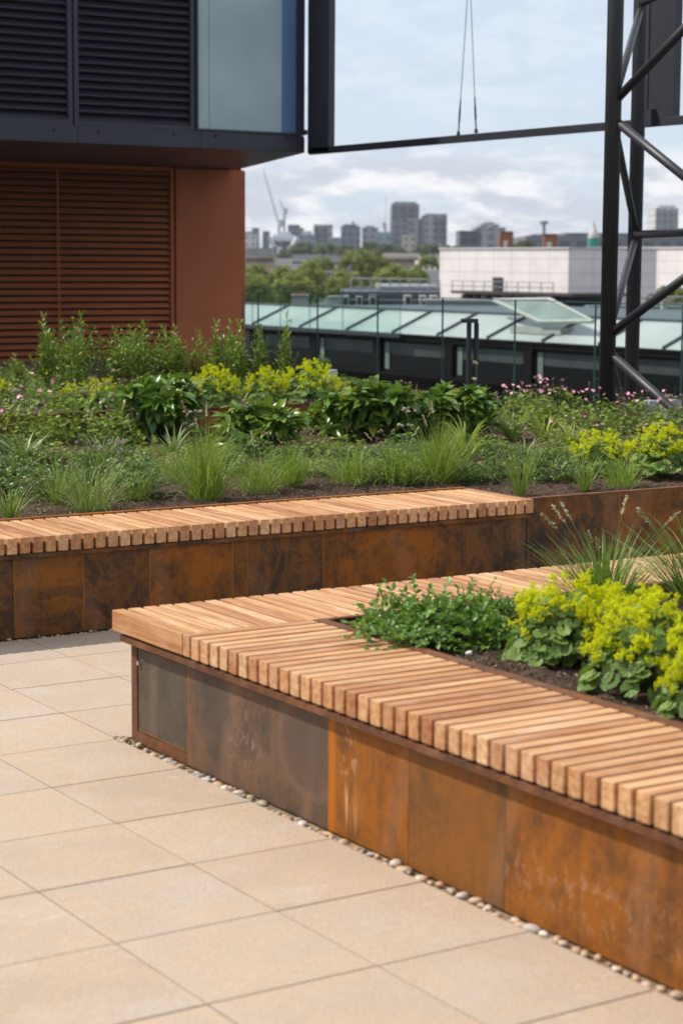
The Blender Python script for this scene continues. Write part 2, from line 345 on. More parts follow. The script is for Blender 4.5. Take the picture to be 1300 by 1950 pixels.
# opening surround + access panel
m = MB(); m.box(FX, FX+.012, -1.874, -1.833, 0, .338, .0008); m.box(FX, FX+.012, -2.236, -1.8745, 0, .036); m.box(FX, FX+.012, -2.236, -1.8745, .326, .338); m.box(FX, FX+.012, -2.236, -2.2305, .0365, .3255)
m.build('panel_surround', CT_RIM, fp)
m = MB(); m.box(FX+.004, FX+.012, -2.2275, -1.8775, .0395, .3225, .0012); ap = m.build('access_panel', CT_PLATE, fp, label='slate grey steel access panel with a rusty edge')
m = MB(); m.box(FX+.013, FX+.02, -2.235, -1.87, .03, .33); m.build('panel_backing', CT_OR, fp)
m = MB(); yb, zb = -1.891, .274
m.tube((FX+.006, yb, zb), (FX-.006, yb, zb), .0085, .0075, 20); m.tube((FX-.006, yb, zb), (FX-.008, yb, zb), .0075, .003, 20); m.build('lock', BOLT, ap, smooth=False)
panelx(-2.237, -3.075, CT_GREY); panelx(-3.075, -3.476, CT_OR); panelx(-3.476, -3.90, CT_OR2); panelx(-3.90, -7.2, CT_OR)
m = MB(); m.box(FX+.001, 4.2, -1.845, -1.832, 0, .338); m.build('back_panel', CT_MID, fp)
# seat ledge (angle) and bearer
m = MB(); m.box(-.4425, -.36, -7.2, -1.806, .338, .345, .001); m.box(-.4425, -.4365, -7.2, -1.806, .3455, .361, .001); m.box(-.436, 4.2, -1.812, -1.806, .3455, .361, .001); m.box(-.36, 4.2, -1.86, -1.806, .339, .345)
m.build('seat_ledge', CT_RIM, fp)
m = MB(); m.box(-.42, -.405, -7.2, -1.85, .3455, .3688); m.box(-.03, -.015, -7.2, -2.3, .3455, .3688); m.box(-.4, 4.2, -1.86, -1.845, .3455, .3688); m.box(-.4, 4.2, -2.24, -2.225, .3455, .3688); m.build('bearer', plain('black_bearer', (.02, .016, .014), .8), fp)
m = MB(); m.box(-.40, .03, -7.2, -2.27, .30, .33); m.box(-.40, 4.2, -2.27, -1.87, .30, .33); m.build('base_tray', plain('dark_tray', (.02, .015, .012), .9), fp)
for y in (-2.2385, -3.0765): m = MB(); m.box(FX-.0004, FX+.002, y-.0022, y+.0012, .002, .336); m.build('seam', CT_EDGE, fp)
m = MB(); m.box(FX+.0036, FX+.0045, -2.2272, -1.8778, .0397, .0425); m.box(FX+.0036, FX+.0045, -2.2273, -2.2245, .0426, .322); m.build('rust_edge', CT_EDGE, ap)
# small spacers seen in the shadow gap
y = -2.3385; sb = None
while y > -5.7:
    if sb is None: m = MB(); m.box(-.4430, -.4375, y-.007, y+.007, .3615, .3685, .001); sb = m.build('spacer', CT_RIM, fp); y0_ = y
    else: q = sb.copy(); C.objects.link(q); q.parent = fp; q.location.y = y-y0_
    y -= .0598
# seats
m = MB(); y = -2.2665; PITCHY = .0598
while y > -7.2:
    m.box(-.450+rnd.uniform(-.0012, .0012), .034+rnd.uniform(-.001, .001), y-.0455, y, SEAT-.070, SEAT+rnd.uniform(-.0007, .0007), .0028); y -= PITCHY
m.build('front_seat', WX, fp)
m = MB(); x = -.450; k = 0
while x < 4.2:
    m.box(x, x+.0455, -2.2630 if x > .04-.03 else -2.2635, -1.763+rnd.uniform(-.0012, .0012), SEAT-.070, SEAT+rnd.uniform(-.0007, .0007), .0028); x += .0592
m.build('side_seat', WY, fp)
# inner rim
m = MB(); m.box(.037, .079, -7.2, -2.2675, SEAT-.006, SEAT+.001, .001); m.box(.037, .043, -7.2, -2.2675, .30, SEAT-.0065); m.box(.0795, 4.2, -2.292, -2.2675, SEAT-.006, SEAT+.001, .001); m.box(.0795, 4.2, -2.274, -2.2675, .30, SEAT-.0065)
m.build('inner_rim', CT_RIM, fp)

# ------------------------------------------------------------------ rear planter with recessed bench
RY = .025
rp = thing('planter_bench', 'long dark rusted steel planter with one slatted timber seat behind the foreground bench', 'planter', (0, RY, 0))
def panely(x0, x1, mat, z1=.345, y=RY):
    m = MB(); m.box(x0+.0006, x1-.0006, y, y+.012, 0, z1, .0008); return m.build('steel_panel', mat, rp)
for a, b, mt in ((-3.2, -.04, CT_DK), (-.04, .284, CT_MID), (.284, .607, CT_DK), (.607, 1.03, CT_RED), (1.03, 1.11, CT_MID), (1.11, 1.52, CT_DK), (1.52, 2.348, CT_RED), (2.348, 2.727, CT_DK)): panely(a, b, mt)
for a, b, mt in ((2.731, 3.337, CT_DK), (3.337, 4.3, CT_MID), (4.3, 9, CT_RED)): panely(a, b, mt, .434)
for x in (-.04, .284, .607, 1.03, 1.11, 1.52, 3.337): m = MB(); m.box(x-.0015, x+.0022, RY-.0004, RY+.002, .003, .343 if x < 2.7 else .432); m.build('seam', CT_EDGE, rp)
m = MB(); m.box(2.727, 9, RY-.001, RY+.035, .4345, .441, .001); m.box(2.727, 2.752, RY+.0355, .56, .4345, .441, .001); m.box(-3.2, 2.7265, .5565, .562, .30, SEAT-.002); m.box(2.746, 2.752, RY+.036, .56, .30, .434); m.build('rim', CT_RIM, rp)
m = MB(); m.box(-3.2, 2.7265, .536, .556, SEAT-.002, SEAT+.008, .001); m.build('seat_rim', CT_EDGE, rp)
m = MB(); m.box(-3.2, 2.726, RY-.018, RY-.012, .346, .366, .001); m.box(-3.2, 2.726, RY-.018, .53, .3455, .3465-.0005); m.build('seat_ledge', CT_DK, rp)
m = MB(); m.box(-3.2, 2.72, .05, .52, .347, .3685); m.build('bearer', plain('black_bearer_2', (.02, .016, .014), .8), rp)
m = MB(); x = 2.747
while x > -3.2:
    m.box(x-.0455, x, -.005+rnd.uniform(-.0012, .0012), .534, SEAT-.070, SEAT+rnd.uniform(-.0007, .0007), .0028); x -= .0592
m.build('seat', WY, rp)
for q in ((5.75, 8.98, 4.33, 4.34), (-3.2, -3.19, .04, 4.3), (8.99, 9.0, .04, 4.34)): m = MB(); m.box(*q, 0, .43); m.build('back_panel', CT_MID, rp)
tp = thing('raised_planter', 'raised rusted steel planter tier behind the leafy shrubs, under yellow flowers', 'planter', (0, 4.34, .3))
m = MB(); m.box(-3.2, 5.75, 4.33, 4.342, 0, .592); m.build('front_panel', CT_RED, tp)
m = MB(); m.box(-3.2, 5.75, 4.326, 4.35, .5925, .600); m.build('rim', CT_RIM, tp)
m = MB(); m.box(5.738, 5.75, 4.343, 11.6, 0, .592); m.build('side_panel', CT_MID, tp)

# soil sheets
def vnoise(x, y, s, seed):
    r = np.random.default_rng(seed); G = r.random((64, 64)); X = (x*s) % 63; Y = (y*s) % 63
    xi = np.floor(X).astype(int); yi = np.floor(Y).astype(int); fx = X-xi; fy = Y-yi; fx = fx*fx*(3-2*fx); fy = fy*fy*(3-2*fy)
    return (G[xi, yi]*(1-fx)+G[xi+1, yi]*fx)*(1-fy)+(G[xi, yi+1]*(1-fx)+G[xi+1, yi+1]*fx)*fy
def soilh(x, y, seed=1): return (vnoise(x+9, y+9, 2.2, seed)-.5)*.035+(vnoise(x+9, y+9, 9, seed+1)-.5)*.022+(vnoise(x+9, y+9, 28, seed+2)-.5)*.016
def soil(x0, x1, y0, y1, z, st=.025):
    nx, ny = int((x1-x0)/st)+1, int((y1-y0)/st)+1; X, Y = np.meshgrid(np.linspace(x0, x1, nx), np.linspace(y0, y1, ny), indexing='ij')
    edge = np.clip(np.minimum.reduce([X-x0, x1-X, Y-y0, y1-Y])/.12, 0, 1); Z = z+soilh(X, Y)*(.35+.65*edge)-.012*(1-edge)
    V = np.c_[X.ravel(), Y.ravel(), Z.ravel()]; i = np.arange(nx*ny).reshape(nx, ny)
    F = np.stack([i[:-1, :-1], i[1:, :-1], i[1:, 1:], i[:-1, 1:]], -1).reshape(-1, 4); m = MB(); m.addn(V, F); return struct(m.build('soil', SOIL, smooth=True))
soil(-3.1, 2.748, .563, 4.33, SOILZ); soil(2.752, 9, .037, 4.33, SOILZ); soil(.079, 3.6, -6.4, -2.29, SOILZ-.008, .02); soil(-3.1, 5.74, 4.342, 11.6, .565, .05)
def chips(n, fx, fy, z, lo, hi, lab, seed=1):
    m = MB(); x = fx(n); y = fy(n); zz = z+soilh(x, y, seed)
    s = rng.uniform(lo, hi, n); ax = rng.normal(size=(n, 3)); ax /= np.linalg.norm(ax, axis=1)[:, None]
    b = np.cross(ax, rng.normal(size=(n, 3))); b /= np.linalg.norm(b, axis=1)[:, None]; c = np.cross(ax, b)
    T = np.array([(-1, -.4, -.12), (1, -.3, -.1), (.8, .4, -.15), (-.9, .3, -.1), (-.8, -.35, .15), (.9, -.25, .12), (.7, .35, .1), (-1, .4, .14)])
    P = (T[None, :, 0, None]*ax[:, None]+T[None, :, 1, None]*b[:, None]+T[None, :, 2, None]*c[:, None])*s[:, None, None]+np.c_[x, y, zz][:, None]
    F = np.array([(0, 3, 2, 1), (4, 5, 6, 7), (0, 1, 5, 4), (1, 2, 6, 5), (2, 3, 7, 6), (3, 0, 4, 7)]); FF = (F[None]+np.arange(n)[:, None, None]*8).reshape(-1, 4)
    m.addn(P.reshape(-1, 3), FF); return struct(tag(m.build('bark_mulch', CHIP), lab, 'mulch'), 'stuff')
U = rng.uniform
chips(9000, lambda n: U(-1, 2.7, n), lambda n: U(.58, 3.4, n), SOILZ, .004, .012, 'dark bark chips on the soil behind the rear timber seat')
chips(6000, lambda n: U(2.76, 6.5, n), lambda n: U(.05, 2.8, n), SOILZ, .004, .012, 'dark bark chips on the soil right of the rear timber seat')
chips(9000, lambda n: U(.085, 1.6, n), lambda n: U(-4.6, -2.3, n), SOILZ-.008, .0035, .010, 'dark bark chips on the soil inside the front planter')

# ------------------------------------------------------------------ building at left
YU, YL, ZS = 12.813, 16.979, 2.942
b0 = thing('building', 'dark blue louvred upper storey overhanging a russet louvred ground floor', 'building', (9.28, YU, 0))
XR = 9.284
m = MB(); m.prism([(-2, YU+.14), (XR-.02, YU+.14), (10.6, 16.6), (10.6, 24), (-2, 24)], 3.13, 7.5); m.build('upper_core', VOID, b0)
m = MB()   # fascia band in panels with fine gaps, bolts
for a, c in ((-2, 3.4), (3.405, 6.27), (6.275, 7.845), (7.85, XR)): m.box(a, c, YU, YU+.13, ZS+.002, 3.122, .002)
m.box(-2, XR+.002, YU+.02, YU+.135, 3.1225, 3.145); m.build('fascia', CLAD_DK, b0)
m = MB(); m.add([(XR, YU+.002, ZS+.002), (10.62, 16.62, ZS+.002), (10.62, 16.62, 3.12), (XR, YU+.002, 3.12), (XR-.05, YU+.1, ZS+.002), (10.57, 16.64, ZS+.002), (10.57, 16.64, 3.12), (XR-.05, YU+.1, 3.12)], [(0, 1, 2, 3), (7, 6, 5, 4), (0, 3, 7, 4), (1, 5, 6, 2), (3, 2, 6, 7), (0, 4, 5, 1)]); m.build('side_fascia', CLAD_DK, b0)
m = MB()
sx = lambda y: XR+(y-YU)*(10.62-XR)/(16.62-YU)
m.add([(-2, YU+.01, ZS), (7.83, YU+.01, ZS), (9.2, 17.3, ZS), (-2, 17.3, ZS)], [(0, 1, 2, 3)]); m.add([(7.85, YU+.01, ZS), (XR, YU+.01, ZS), (10.62, 16.62, ZS), (10.62, 17.3, ZS), (9.22, 17.3, ZS)], [(0, 1, 2, 3, 4)])
m.build('soffit', plain('soffit_panel', (.055, .055, .066), .35, 0, .05, 1), b0)
def louvre(name, x0, x1, z0, z1, yf, pitch, mat, void, parent, frame=.07, depth=.09, slat=.55, lab=None):
    fr = MB(); w = frame; fr.box(x0, x0+w, yf, yf+depth, z0, z1, .003); fr.box(x1-w, x1, yf, yf+depth, z0, z1, .003); fr.box(x0+w, x1-w, yf+.001, yf+depth, z0, z0+w, .003); fr.box(x0+w, x1-w, yf+.001, yf+depth, z1-w, z1, .003)
    f = fr.build(name, mat, parent, label=lab)
    s = MB(); z = z0+w+pitch*.4
    while z < z1-w:
        h = pitch*slat; a = [(x0+w, yf+.012, z-h*.5), (x0+w, yf+.018, z-h*.5-.006), (x0+w, yf+depth, z+h*.42), (x0+w, yf+depth, z+h*.55)]
        s.hull(a, [(x1-w, p[1], p[2]) for p in a]); z += pitch
    s.build('louvre_blades', mat, f)
    v = MB(); v.box(x0+.01, x1-.01, yf+depth+.002, yf+depth+.02, z0+.01, z1-.01); v.build('louvre_backing', void, f)
zt = 7.4
louvre('upper_louvre_panel', 3.2, 6.225, 3.146, zt, YU+.03, .0905, LOUV_DK, VOID, b0, .055, .08, .62)
louvre('upper_louvre_panel', 6.245, 7.79, 3.146, zt, YU+.03, .0905, LOUV_DK, VOID, b0, .055, .08, .62)
# corner window
t = MT('tinted_glazing'); v = t.coord((1, 1, 1)); c1_ = t.noise(v, .9, 5, .55, .6)
t.set(Base_Color=t.ramp(c1_, [(.35, (.32, .43, .44)), (.7, (.43, .53, .53))]), Roughness=.06, Specular_IOR_Level=.35); GL_T = t.m
GL_B = plain('blue_blind', (.10, .19, .35), .3, 0, .12, 1.2); GL_P = plain('pale_green_glass_edge', (.32, .43, .41), .25, 0, .03)
m = MB(); m.box(7.80, 7.825, YU+.005, YU+.12, 3.15, zt); m.box(9.19, XR, YU+.005, YU+.12, 3.15, zt); m.box(7.825, 9.19, YU+.005, YU+.12, 3.15, 3.175); wf = m.build('window', CLAD_DK, b0)
m = MB(); m.box(7.8255, 8.985, YU+.05, YU+.07, 3.1755, zt); m.build('pane', GL_T, wf)
m = MB(); m.box(8.986, 9.125, YU+.052, YU+.07, 3.23, zt); m.build('blind', GL_B, wf)
m = MB(); m.box(8.986, 9.125, YU+.053, YU+.07, 3.1755, 3.229); m.box(9.1255, 9.1895, YU+.054, YU+.07, 3.1755, zt); m.build('glass_edge', GL_B, wf)
m = MB(); m.box(7.99, 7.994, YU+.047, YU+.0495, 3.18, zt); m.build('blind_cord', plain('cord_green', (.12, .18, .10), .6), wf)
for px in (103, 188, 331, 411, 545): m = MB(); p = ony(px, 245+px*.033, YU); m.tube((p[0], YU-.012, p[2]), (p[0], YU+.02, p[2]), .014, n=8); m.build('fixing_bolt', VOID, b0)
# ground floor
m = MB(); m.box(-2, 10.84, YL+.1, 24, -.3, ZS+.05); m.build('lower_core', VOID_RU, b0)
m = MB(); m.box(9.724, 10.835, YL, YL+.098, -.3, ZS-.012, .004); m.box(10.8355, 10.85, YL+.004, 24, -.3, ZS-.03); m.build('corner_panel', CLAD_RU, b0)
louvre('lower_louvre_panel', 5.9, 9.70, 0.1, ZS-.006, YL+.02, .0925, LOUV_RU, VOID_RU, b0, .045, .1, .72)
m = MB(); m.box(7.905, 7.93, YL+.012, YL+.019, .14, ZS-.05); m.build('mullion', LOUV_RU, b0)

# ------------------------------------------------------------------ dark frame: beam, fins, cables
XB = 9.334
b1 = thing('steel_frame', 'dark steel frame with a long horizontal beam and flat upright fins crossing the sky', 'steel frame', (XB, YU, 2.97))
m = MB(); m.box(XB, XB+.10, -2, YU-.02, 2.925, 3.0, .003); m.box(XB-.008, XB+.02, -2, YU-.025, 2.918, 2.9245); m.build('beam', STEEL_FRAME, b1)
m = MB(); m.box(XB-.012, XB-.002, -1, YU-.05, 2.912, 2.918); 
m = MB(); m.box(XB, XB+.09, 12.355, 12.83, 2.935, 7.5, .003); m.box(XB-.07, XB, 12.83, 12.90, 3.16, 3.22); m.build('fin', STEEL_FRAME, b1)
m = MB(); m.box(XB+.0, XB+.09, 6.315, 6.66, 3.001, 7.5, .003); m.box(XB+.02, XB+.05, 6.70, 6.73, 3.001, 7.5); m.build('fin', STEEL_FRAME, b1)
m = MB(); m.box(XB-.06, XB-.001, 6.55, 6.62, 2.93, 3.08); m.build('bracket', STEEL_FRAME, b1)
CAB = plain('galvanised_cable', (.12, .12, .13), .4, .7)
for (pb, pt, lab) in (((872, 258), (889, 0), 'left of two thin steel cables rising from the dark beam'), ((906, 253), (896, 0), 'right of two thin steel cables rising from the dark beam')):
    a = onx(*pb, XB+.05); c = onx(*pt, XB+.05); d = c-a; a2 = a+d*-.0; e = a+d*1.3
    k = thing('cable', lab, 'cable', a, 'cables above the beam'); m = MB(); m.tube(a, e, .0045, n=6); m.build('wire', CAB, k)
    m = MB(); m.tube(a+d*.0, a+d*.03, .022, .016, n=8); m.tube(a+d*.03, a+d*.10, .008, n=8); m.tube(a+d*.10, a+d*.2, .011, n=8); m.tube(a+d*.2, a+d*.27, .008, n=8); m.build('turnbuckle', STEEL_DARK, k)

# ------------------------------------------------------------------ lattice tower
A_, B_, C_ = (6.53, 3.885), (8.02, 5.303), (0, 0)
pc = atd(1425, 447, 14.2); C_ = (pc[0], pc[1])
tw = thing('lattice_tower', 'dark triangular lattice mast of thick steel tubes behind the pink flowers', 'lattice mast', (A_[0], A_[1], 0))
for P_, r in ((A_, .062), (B_, .062), (C_, .062)): m = MB(); m.tube((P_[0], P_[1], -.1), (P_[0], P_[1], 7.5), r, n=28); m.build('chord', STEEL_DARK, tw, smooth=True)
zA = [-.75, 1.01, 2.77, 4.55]; zB = [.12, 1.872, 3.83, 5.6]
def brace(P_, za, Q_, zb, r=.030):
    p = Vector((P_[0], P_[1], za)); q = Vector((Q_[0], Q_[1], zb)); d = (q-p).normalized(); m = MB(); m.tube(p+d*.05, q-d*.05, r, n=18); m.build('brace', STEEL_DARK, tw, smooth=True)
for i in range(1, 4):
    brace(A_, zA[i]-.06, B_, zB[i-1]+.05); brace(A_, zA[i]-.06, C_, zB[i-1]-.0, .034)
    if i < 4: brace(A_, zA[i]+.06, B_, zB[i]-.05); brace(A_, zA[i]+.06, C_, zB[i], .034)
for z in zB: brace(B_, z, C_, z, .034)

# ------------------------------------------------------------------ glass balustrade
t = MT('balustrade_glass'); t.nt.nodes.remove(t.b)
tr = t.n('ShaderNodeBsdfTransparent'); tr.inputs[0].default_value = (.90, .955, .94, 1); gl = t.n('ShaderNodeBsdfGlossy'); gl.inputs['Roughness'].default_value = .02; gl.inputs[0].default_value = (.8, .8, .8, 1)
fr = t.n('ShaderNodeLayerWeight'); fr.inputs[0].default_value = .3; ms = t.n('ShaderNodeMixShader'); t.l(t.math('MULTIPLY', t.math('POWER', fr.outputs['Facing'], 3), .08), ms.inputs[0]); t.l(tr.outputs[0], ms.inputs[1]); t.l(gl.outputs[0], ms.inputs[2]); t.l(ms.outputs[0], t.o.inputs[0]); GLASS = t.m
EDGE = plain('green_glass_edge', (.035, .085, .080), .25)
def balustrade(X, ysl, z0, z1, lab, base=True):
    b = thing('glass_balustrade', lab, 'balustrade', (X, ysl[0], z0))
    for i in range(len(ysl)-1):
        m = MB(); m.box(X, X+.01, ysl[i+1]+.008, ysl[i]-.008, z0, z1); p = m.build('glass_pane', GLASS, b)
        m = MB()
        for yy in (ysl[i+1]+.003, ysl[i]-.0075): m.box(X-.001, X+.0115, yy, yy+.0045, z0, z1)
        m.box(X-.002, X+.0125, ysl[i+1]+.0085, ysl[i]-.0085, z1+.0005, z1+.007); m.build('glass_edge', EDGE, p)
    if base: m = MB(); m.box(X-.03, X+.04, ysl[-1], ysl[0], z0-.1, z0); m.build('base_channel', STEEL_FRAME, b)
balustrade(9.0, [13.85, 13.45, 12.053, 10.768, 9.509, 8.238, 6.971, 5.74, 4.5, 3.2], .02, 1.245, 'frameless glass balustrade along the roof terrace edge behind the lattice mast')
balustrade(22.0, [37.4, 36.0, 34.6, 33.2, 31.7, 30.2, 29.25], .03, 1.02, 'tinted glass screen standing on the dark gutter of the glass-roofed building')

# bollard light
pb = atd(895, 740, 16.); bx, by = pb[0], pb[1]
bo = thing('bollard_light', 'slim dark double-post bollard with a flat cap, left of the mast', 'bollard', (bx, by, -.01))
u = Vector((cy_, -sy_, 0))
def upright(o, w, z0, z1):
    m = MB(); c = Vector((bx, by, 0))+u*o; m.box(c.x-w/2, c.x+w/2, c.y-w/2, c.y+w/2, z0, z1, .002); return m
upright(-.018, .030, 0, 1.13).build('post', STEEL_DARK, bo); upright(.043, .030, 0, 1.13).build('post', STEEL_DARK, bo)
m = MB(); a = Vector((bx, by, 0))-u*.085; c = Vector((bx, by, 0))+u*.055; w = Vector((u.y, -u.x, 0))*.03
m.hull([(*(a+w).xy, 1.131), (*(a-w).xy, 1.131), (*(a-w).xy, 1.165), (*(a+w).xy, 1.165)], [(*(c+w).xy, 1.131), (*(c-w).xy, 1.131), (*(c-w).xy, 1.165), (*(c+w).xy, 1.165)]); m.build('cap', STEEL_DARK, bo)
# pale blocks at the planter edge
for (px, py, d, w, h, lab) in ((1236, 786, 15.3, .075, .10, 'smaller pale block beside the mast foot behind the flowers'), (1271, 790, 15.3, .15, .12, 'larger pale block right of the mast foot behind the flowers'), (632, 722, 18.5, .075, .09, 'small pale grey block at the raised bed edge by the yellow flowers')):
    p = atd(px, py, d); k = MB(); z1 = 1.606-(d*(py-24-503)/F_PX) if False else p[2]+h; k.box(p[0]-w/2, p[0]+w/2, p[1]-w/2, p[1]+w/2, -.01, z1, .006); tag(k.build('concrete_block', plain('block_grey', (.42, .45, .46), .6), loc=(p[0], p[1], 0)), lab, 'block')

# ------------------------------------------------------------------ neighbour with glass roof
XN = 22.1
nb = thing('glass_roofed_building', 'neighbouring low building with a dark window band and pitched glass roof', 'building', (XN, 28, -1))
DKW = plain('dark_window_frame', (.008, .006, .0065), .7, 0, .2, 2, .1); ROOFD = plain('dark_roof_felt', (.055, .058, .065), .8, 0, .2, 1)
m = MB(); m.box(XN, XN+.3, 8, 42, -.14, 0); m.box(XN-.03, XN, 8, 42, -.035, .012); m.build('gutter', DKW, nb)
m = MB(); m.box(XN, XN+.5, 8, 42, -1.05, -.88); m.box(XN-.06, XN+.3, 8, 42, -.95, -.925); m.build('sill', DKW, nb)
m = MB(); m.box(XN+.02, XN+8, 8, 42, -26, -1.06); m.build('wall', plain('dark_wall', (.006, .006, .0065), .9, 0, .3, 1, .05), nb)
m = MB(); m.box(XN+.45, XN+.5, 8, 42, -.88, -.14); m.build('interior', plain('dim_interior', (.018, .02, .024), .3, 0, .5, 1.5), nb)
t = MT('window_glass_dark'); t.set(Base_Color=(.006, .007, .008), Roughness=.2, Specular_IOR_Level=.12); WGL = t.m
REFL = plain('reflection_grey', (.035, .038, .042), .6, 0, .35, 1.2)  # flat grey standing in for the lighter reflection in the windows
RVL = plain('greenish_reveal', (.15, .18, .165), .6)
py_ = [36.2, 33.25, 30.4, 27.53, 24.69, 21.8, 19.0, 16.2]
for i, y in enumerate(py_):
    m = MB(); m.box(XN+.01, XN+.3, y-.15, y+.15, -.879, -.141, .004); m.build('post', DKW, nb)
    if i < len(py_)-1:
        y2 = py_[i+1]; m = MB(); m.box(XN+.10, XN+.13, y2+.151, y2+.24, -.878, -.142); m.box(XN+.10, XN+.13, y-.24, y-.151, -.878, -.142); m.box(XN+.10, XN+.13, y2+.2405, y-.2405, -.878, -.83); m.box(XN+.10, XN+.13, y2+.2405, y-.2405, -.20, -.142)
        w = m.build('window', DKW, nb); m = MB(); m.box(XN+.12, XN+.125, y2+.24, y-.24, -.83, -.2); m.build('pane', WGL, w)
        m = MB(); m.box(XN+.114, XN+.1195, y2+.245, y-.425, -.48, -.205); m.build('reflection_band', REFL, w)  # reflection across the upper pane, painted in as a thin grey strip
        m = MB(); m.box(XN+.095, XN+.0995, y-.42, y-.245, -.825, -.205); m.build('blind', RVL, w)
# glass roof
t = MT('frosted_roof_glass'); f = t.noise(t.coord((.3, .3, .3)), 2, 4); t.set(Base_Color=t.ramp(f, [(.35, (.34, .36, .355)), (.7, (.43, .445, .445))]), Roughness=.35, Specular_IOR_Level=.5); RG = t.m
BARS = plain('roof_bar_grey', (.07, .085, .095), .5)
XRG, ZRG = XN+1.12, .49
bars = [38.9, 36.2, 33.86, 31.72, 29.74, 27.96, 26.1, 24.2, 22.4, 20.5, 18.6, 16.7]
for i in range(len(bars)-1):
    m = MB(); a, c = bars[i]-.04, bars[i+1]+.04; m.add([(XN+.02, a, .02), (XN+.02, c, .02), (XRG, c, ZRG), (XRG, a, ZRG), (XN+.02, a, .0), (XN+.02, c, .0), (XRG, c, ZRG-.02), (XRG, a, ZRG-.02)], [(0, 3, 2, 1), (4, 5, 6, 7), (0, 1, 5, 4), (2, 3, 7, 6), (1, 2, 6, 5), (3, 0, 4, 7)]); m.build('roof_pane', RG, nb)
for y in bars: m = MB(); m.tube((XN+.01, y, .045), (XRG, y, ZRG+.03), .035, n=6); m.build('glazing_bar', BARS, nb)
m = MB(); m.box(XRG, XRG+.12, 16, 38.9, ZRG-.05, ZRG+.06); m.box(XRG+.1, XRG+9, 16, 38.9, .1, ZRG-.05); m.build('ridge', BARS, nb)
# opened roof hatch
def q3(px, py, X): return tuple(onx(px, py, X))
m = MB(); WF = plain('white_frame', (.36, .375, .35), .5)
hp = [onx(940, 572, 22.9), onx(1046, 570, 22.9), onx(1128, 612, 22.35), onx(1028, 613, 22.35)]
for i in range(4): m.tube(hp[i], hp[(i+1) % 4], .045, n=6)
h = m.build('roof_hatch', WF, nb); m = MB(); m.add([tuple(p) for p in hp]+[tuple(p-np.array((0, 0, .03))) for p in hp], [(0, 1, 2, 3), (7, 6, 5, 4)]); m.build('hatch_pane', plain('hatch_glass', (.17, .21, .20), .4, 0, .2, 2), h)
m = MB(); m.box(22.4, 22.9, hp[3][1]-.6, hp[3][1]+1.1, .16, .30); m.build('hatch_kerb', WF, nb)

# ------------------------------------------------------------------ white stone building at 80 m
t = MT('stone_cladding'); tcn = t.n('ShaderNodeTexCoord'); sp3 = t.n('ShaderNodeSeparateXYZ'); t.l(tcn.outputs['Object'], sp3.inputs[0])
def grid(v, p, w, off=0): return t.math('LESS_THAN', t.math('FRACT', t.math('ADD', t.math('DIVIDE', v, p), off)), w/p)
lz = grid(sp3.outputs['Z'], .58, .03); ly = grid(t.math('ADD', sp3.outputs['Y'], sp3.outputs['X']), 1.26, .035)
ln = t.math('MAXIMUM', lz, ly); a = t.noise(t.coord(), 1.2, 5, .6)
c = t.ramp(a, [(.3, (.70, .655, .64)), (.7, (.80, .755, .74))]); t.set(Base_Color=t.mix(t.math('MULTIPLY', ln, .55), c, (.30, .27, .26)), Roughness=.85); STONE = t.m
cn = atd(1083, 474, 80.); L0 = atd(837, 472, 86.); 
zt_ = cn[2]; dl = 1.0
Yfar = onx(837, 474, cn[0])[1]; Xr = ony(1250, 478, cn[1])[0]
st = thing('stone_building', 'large windowless white stone building behind the glass roofs', 'building', (cn[0], cn[1], -26))
m = MB(); m.box(cn[0], Xr, cn[1], Yfar, -26, zt_); m.build('wall', STONE, st)
m = MB(); m.box(cn[0]-.05, Xr+.05, cn[1]-.05, Yfar+.05, zt_+.002, zt_+.07); m.build('coping', CONC, st)
d0 = onx(939, 528, cn[0]); d1 = onx(957, 552, cn[0]); m = MB(); m.box(cn[0]-.05, cn[0]-.01, d1[1], d0[1], d1[2]-.1, d0[2]); dr = m.build('doorway', plain('dark_door', (.02, .02, .022), .6), st)
s0 = onx(890, 553, cn[0]); s1 = onx(1083, 556, cn[0])
m = MB(); m.box(cn[0]-.9, cn[0]-.02, s1[1]-.0, s0[1], s0[2]-.75, s0[2]-.70); m.box(cn[0]-.9, cn[0]+2.2, cn[1]-1.3, s0[1], s0[2]-.12, s0[2]); m.build('plant_canopy', plain('canopy_grey', (.05, .045, .045), .7), st)
m = MB(); m.box(cn[0]-.3, cn[0]-.03, cn[1]+.0, s0[1]-.1, s0[2]-.69, s0[2]-.13); m.box(cn[0]-.3, cn[0]+1.6, cn[1]-.4, cn[1]-.03, s0[2]-.69, s0[2]-.13); m.build('plant_recess', plain('plant_dark', (.035, .028, .026), .8, 0, .5, 2), st)
for k in range(9): 
    yy = s1[1]+(s0[1]-s1[1])*(k+.6)/9.5; m = MB(); r = rnd.uniform(.10, .22); m.tube((cn[0]-.6, yy, s0[2]-.68), (cn[0]-.6, yy, s0[2]-.16), r, n=10); m.build('duct', plain('duct_grey', (.16, .155, .155), .5), st)
m = MB()
for k in range(10):
    yy = s1[1]+(s0[1]-s1[1])*k/9.; m.tube((cn[0]-.85, yy, s0[2]), (cn[0]-.85, yy, s0[2]+.42), .02, n=5)
for zz in (.2, .42): m.tube((cn[0]-.85, s1[1], s0[2]+zz), (cn[0]-.85, s0[1], s0[2]+zz), .018, n=5)
m.build('railing', plain('railing_grey', (.25, .25, .26), .5), st)
r2 = atd(1255, 478, 95.); s2 = thing('stone_building', 'second white stone block at the right edge behind the mast', 'building', (r2[0], r2[1], -26))
m = MB(); m.box(r2[0], r2[0]+14, r2[1]-8, r2[1]+6, -26, r2[2]+.1)
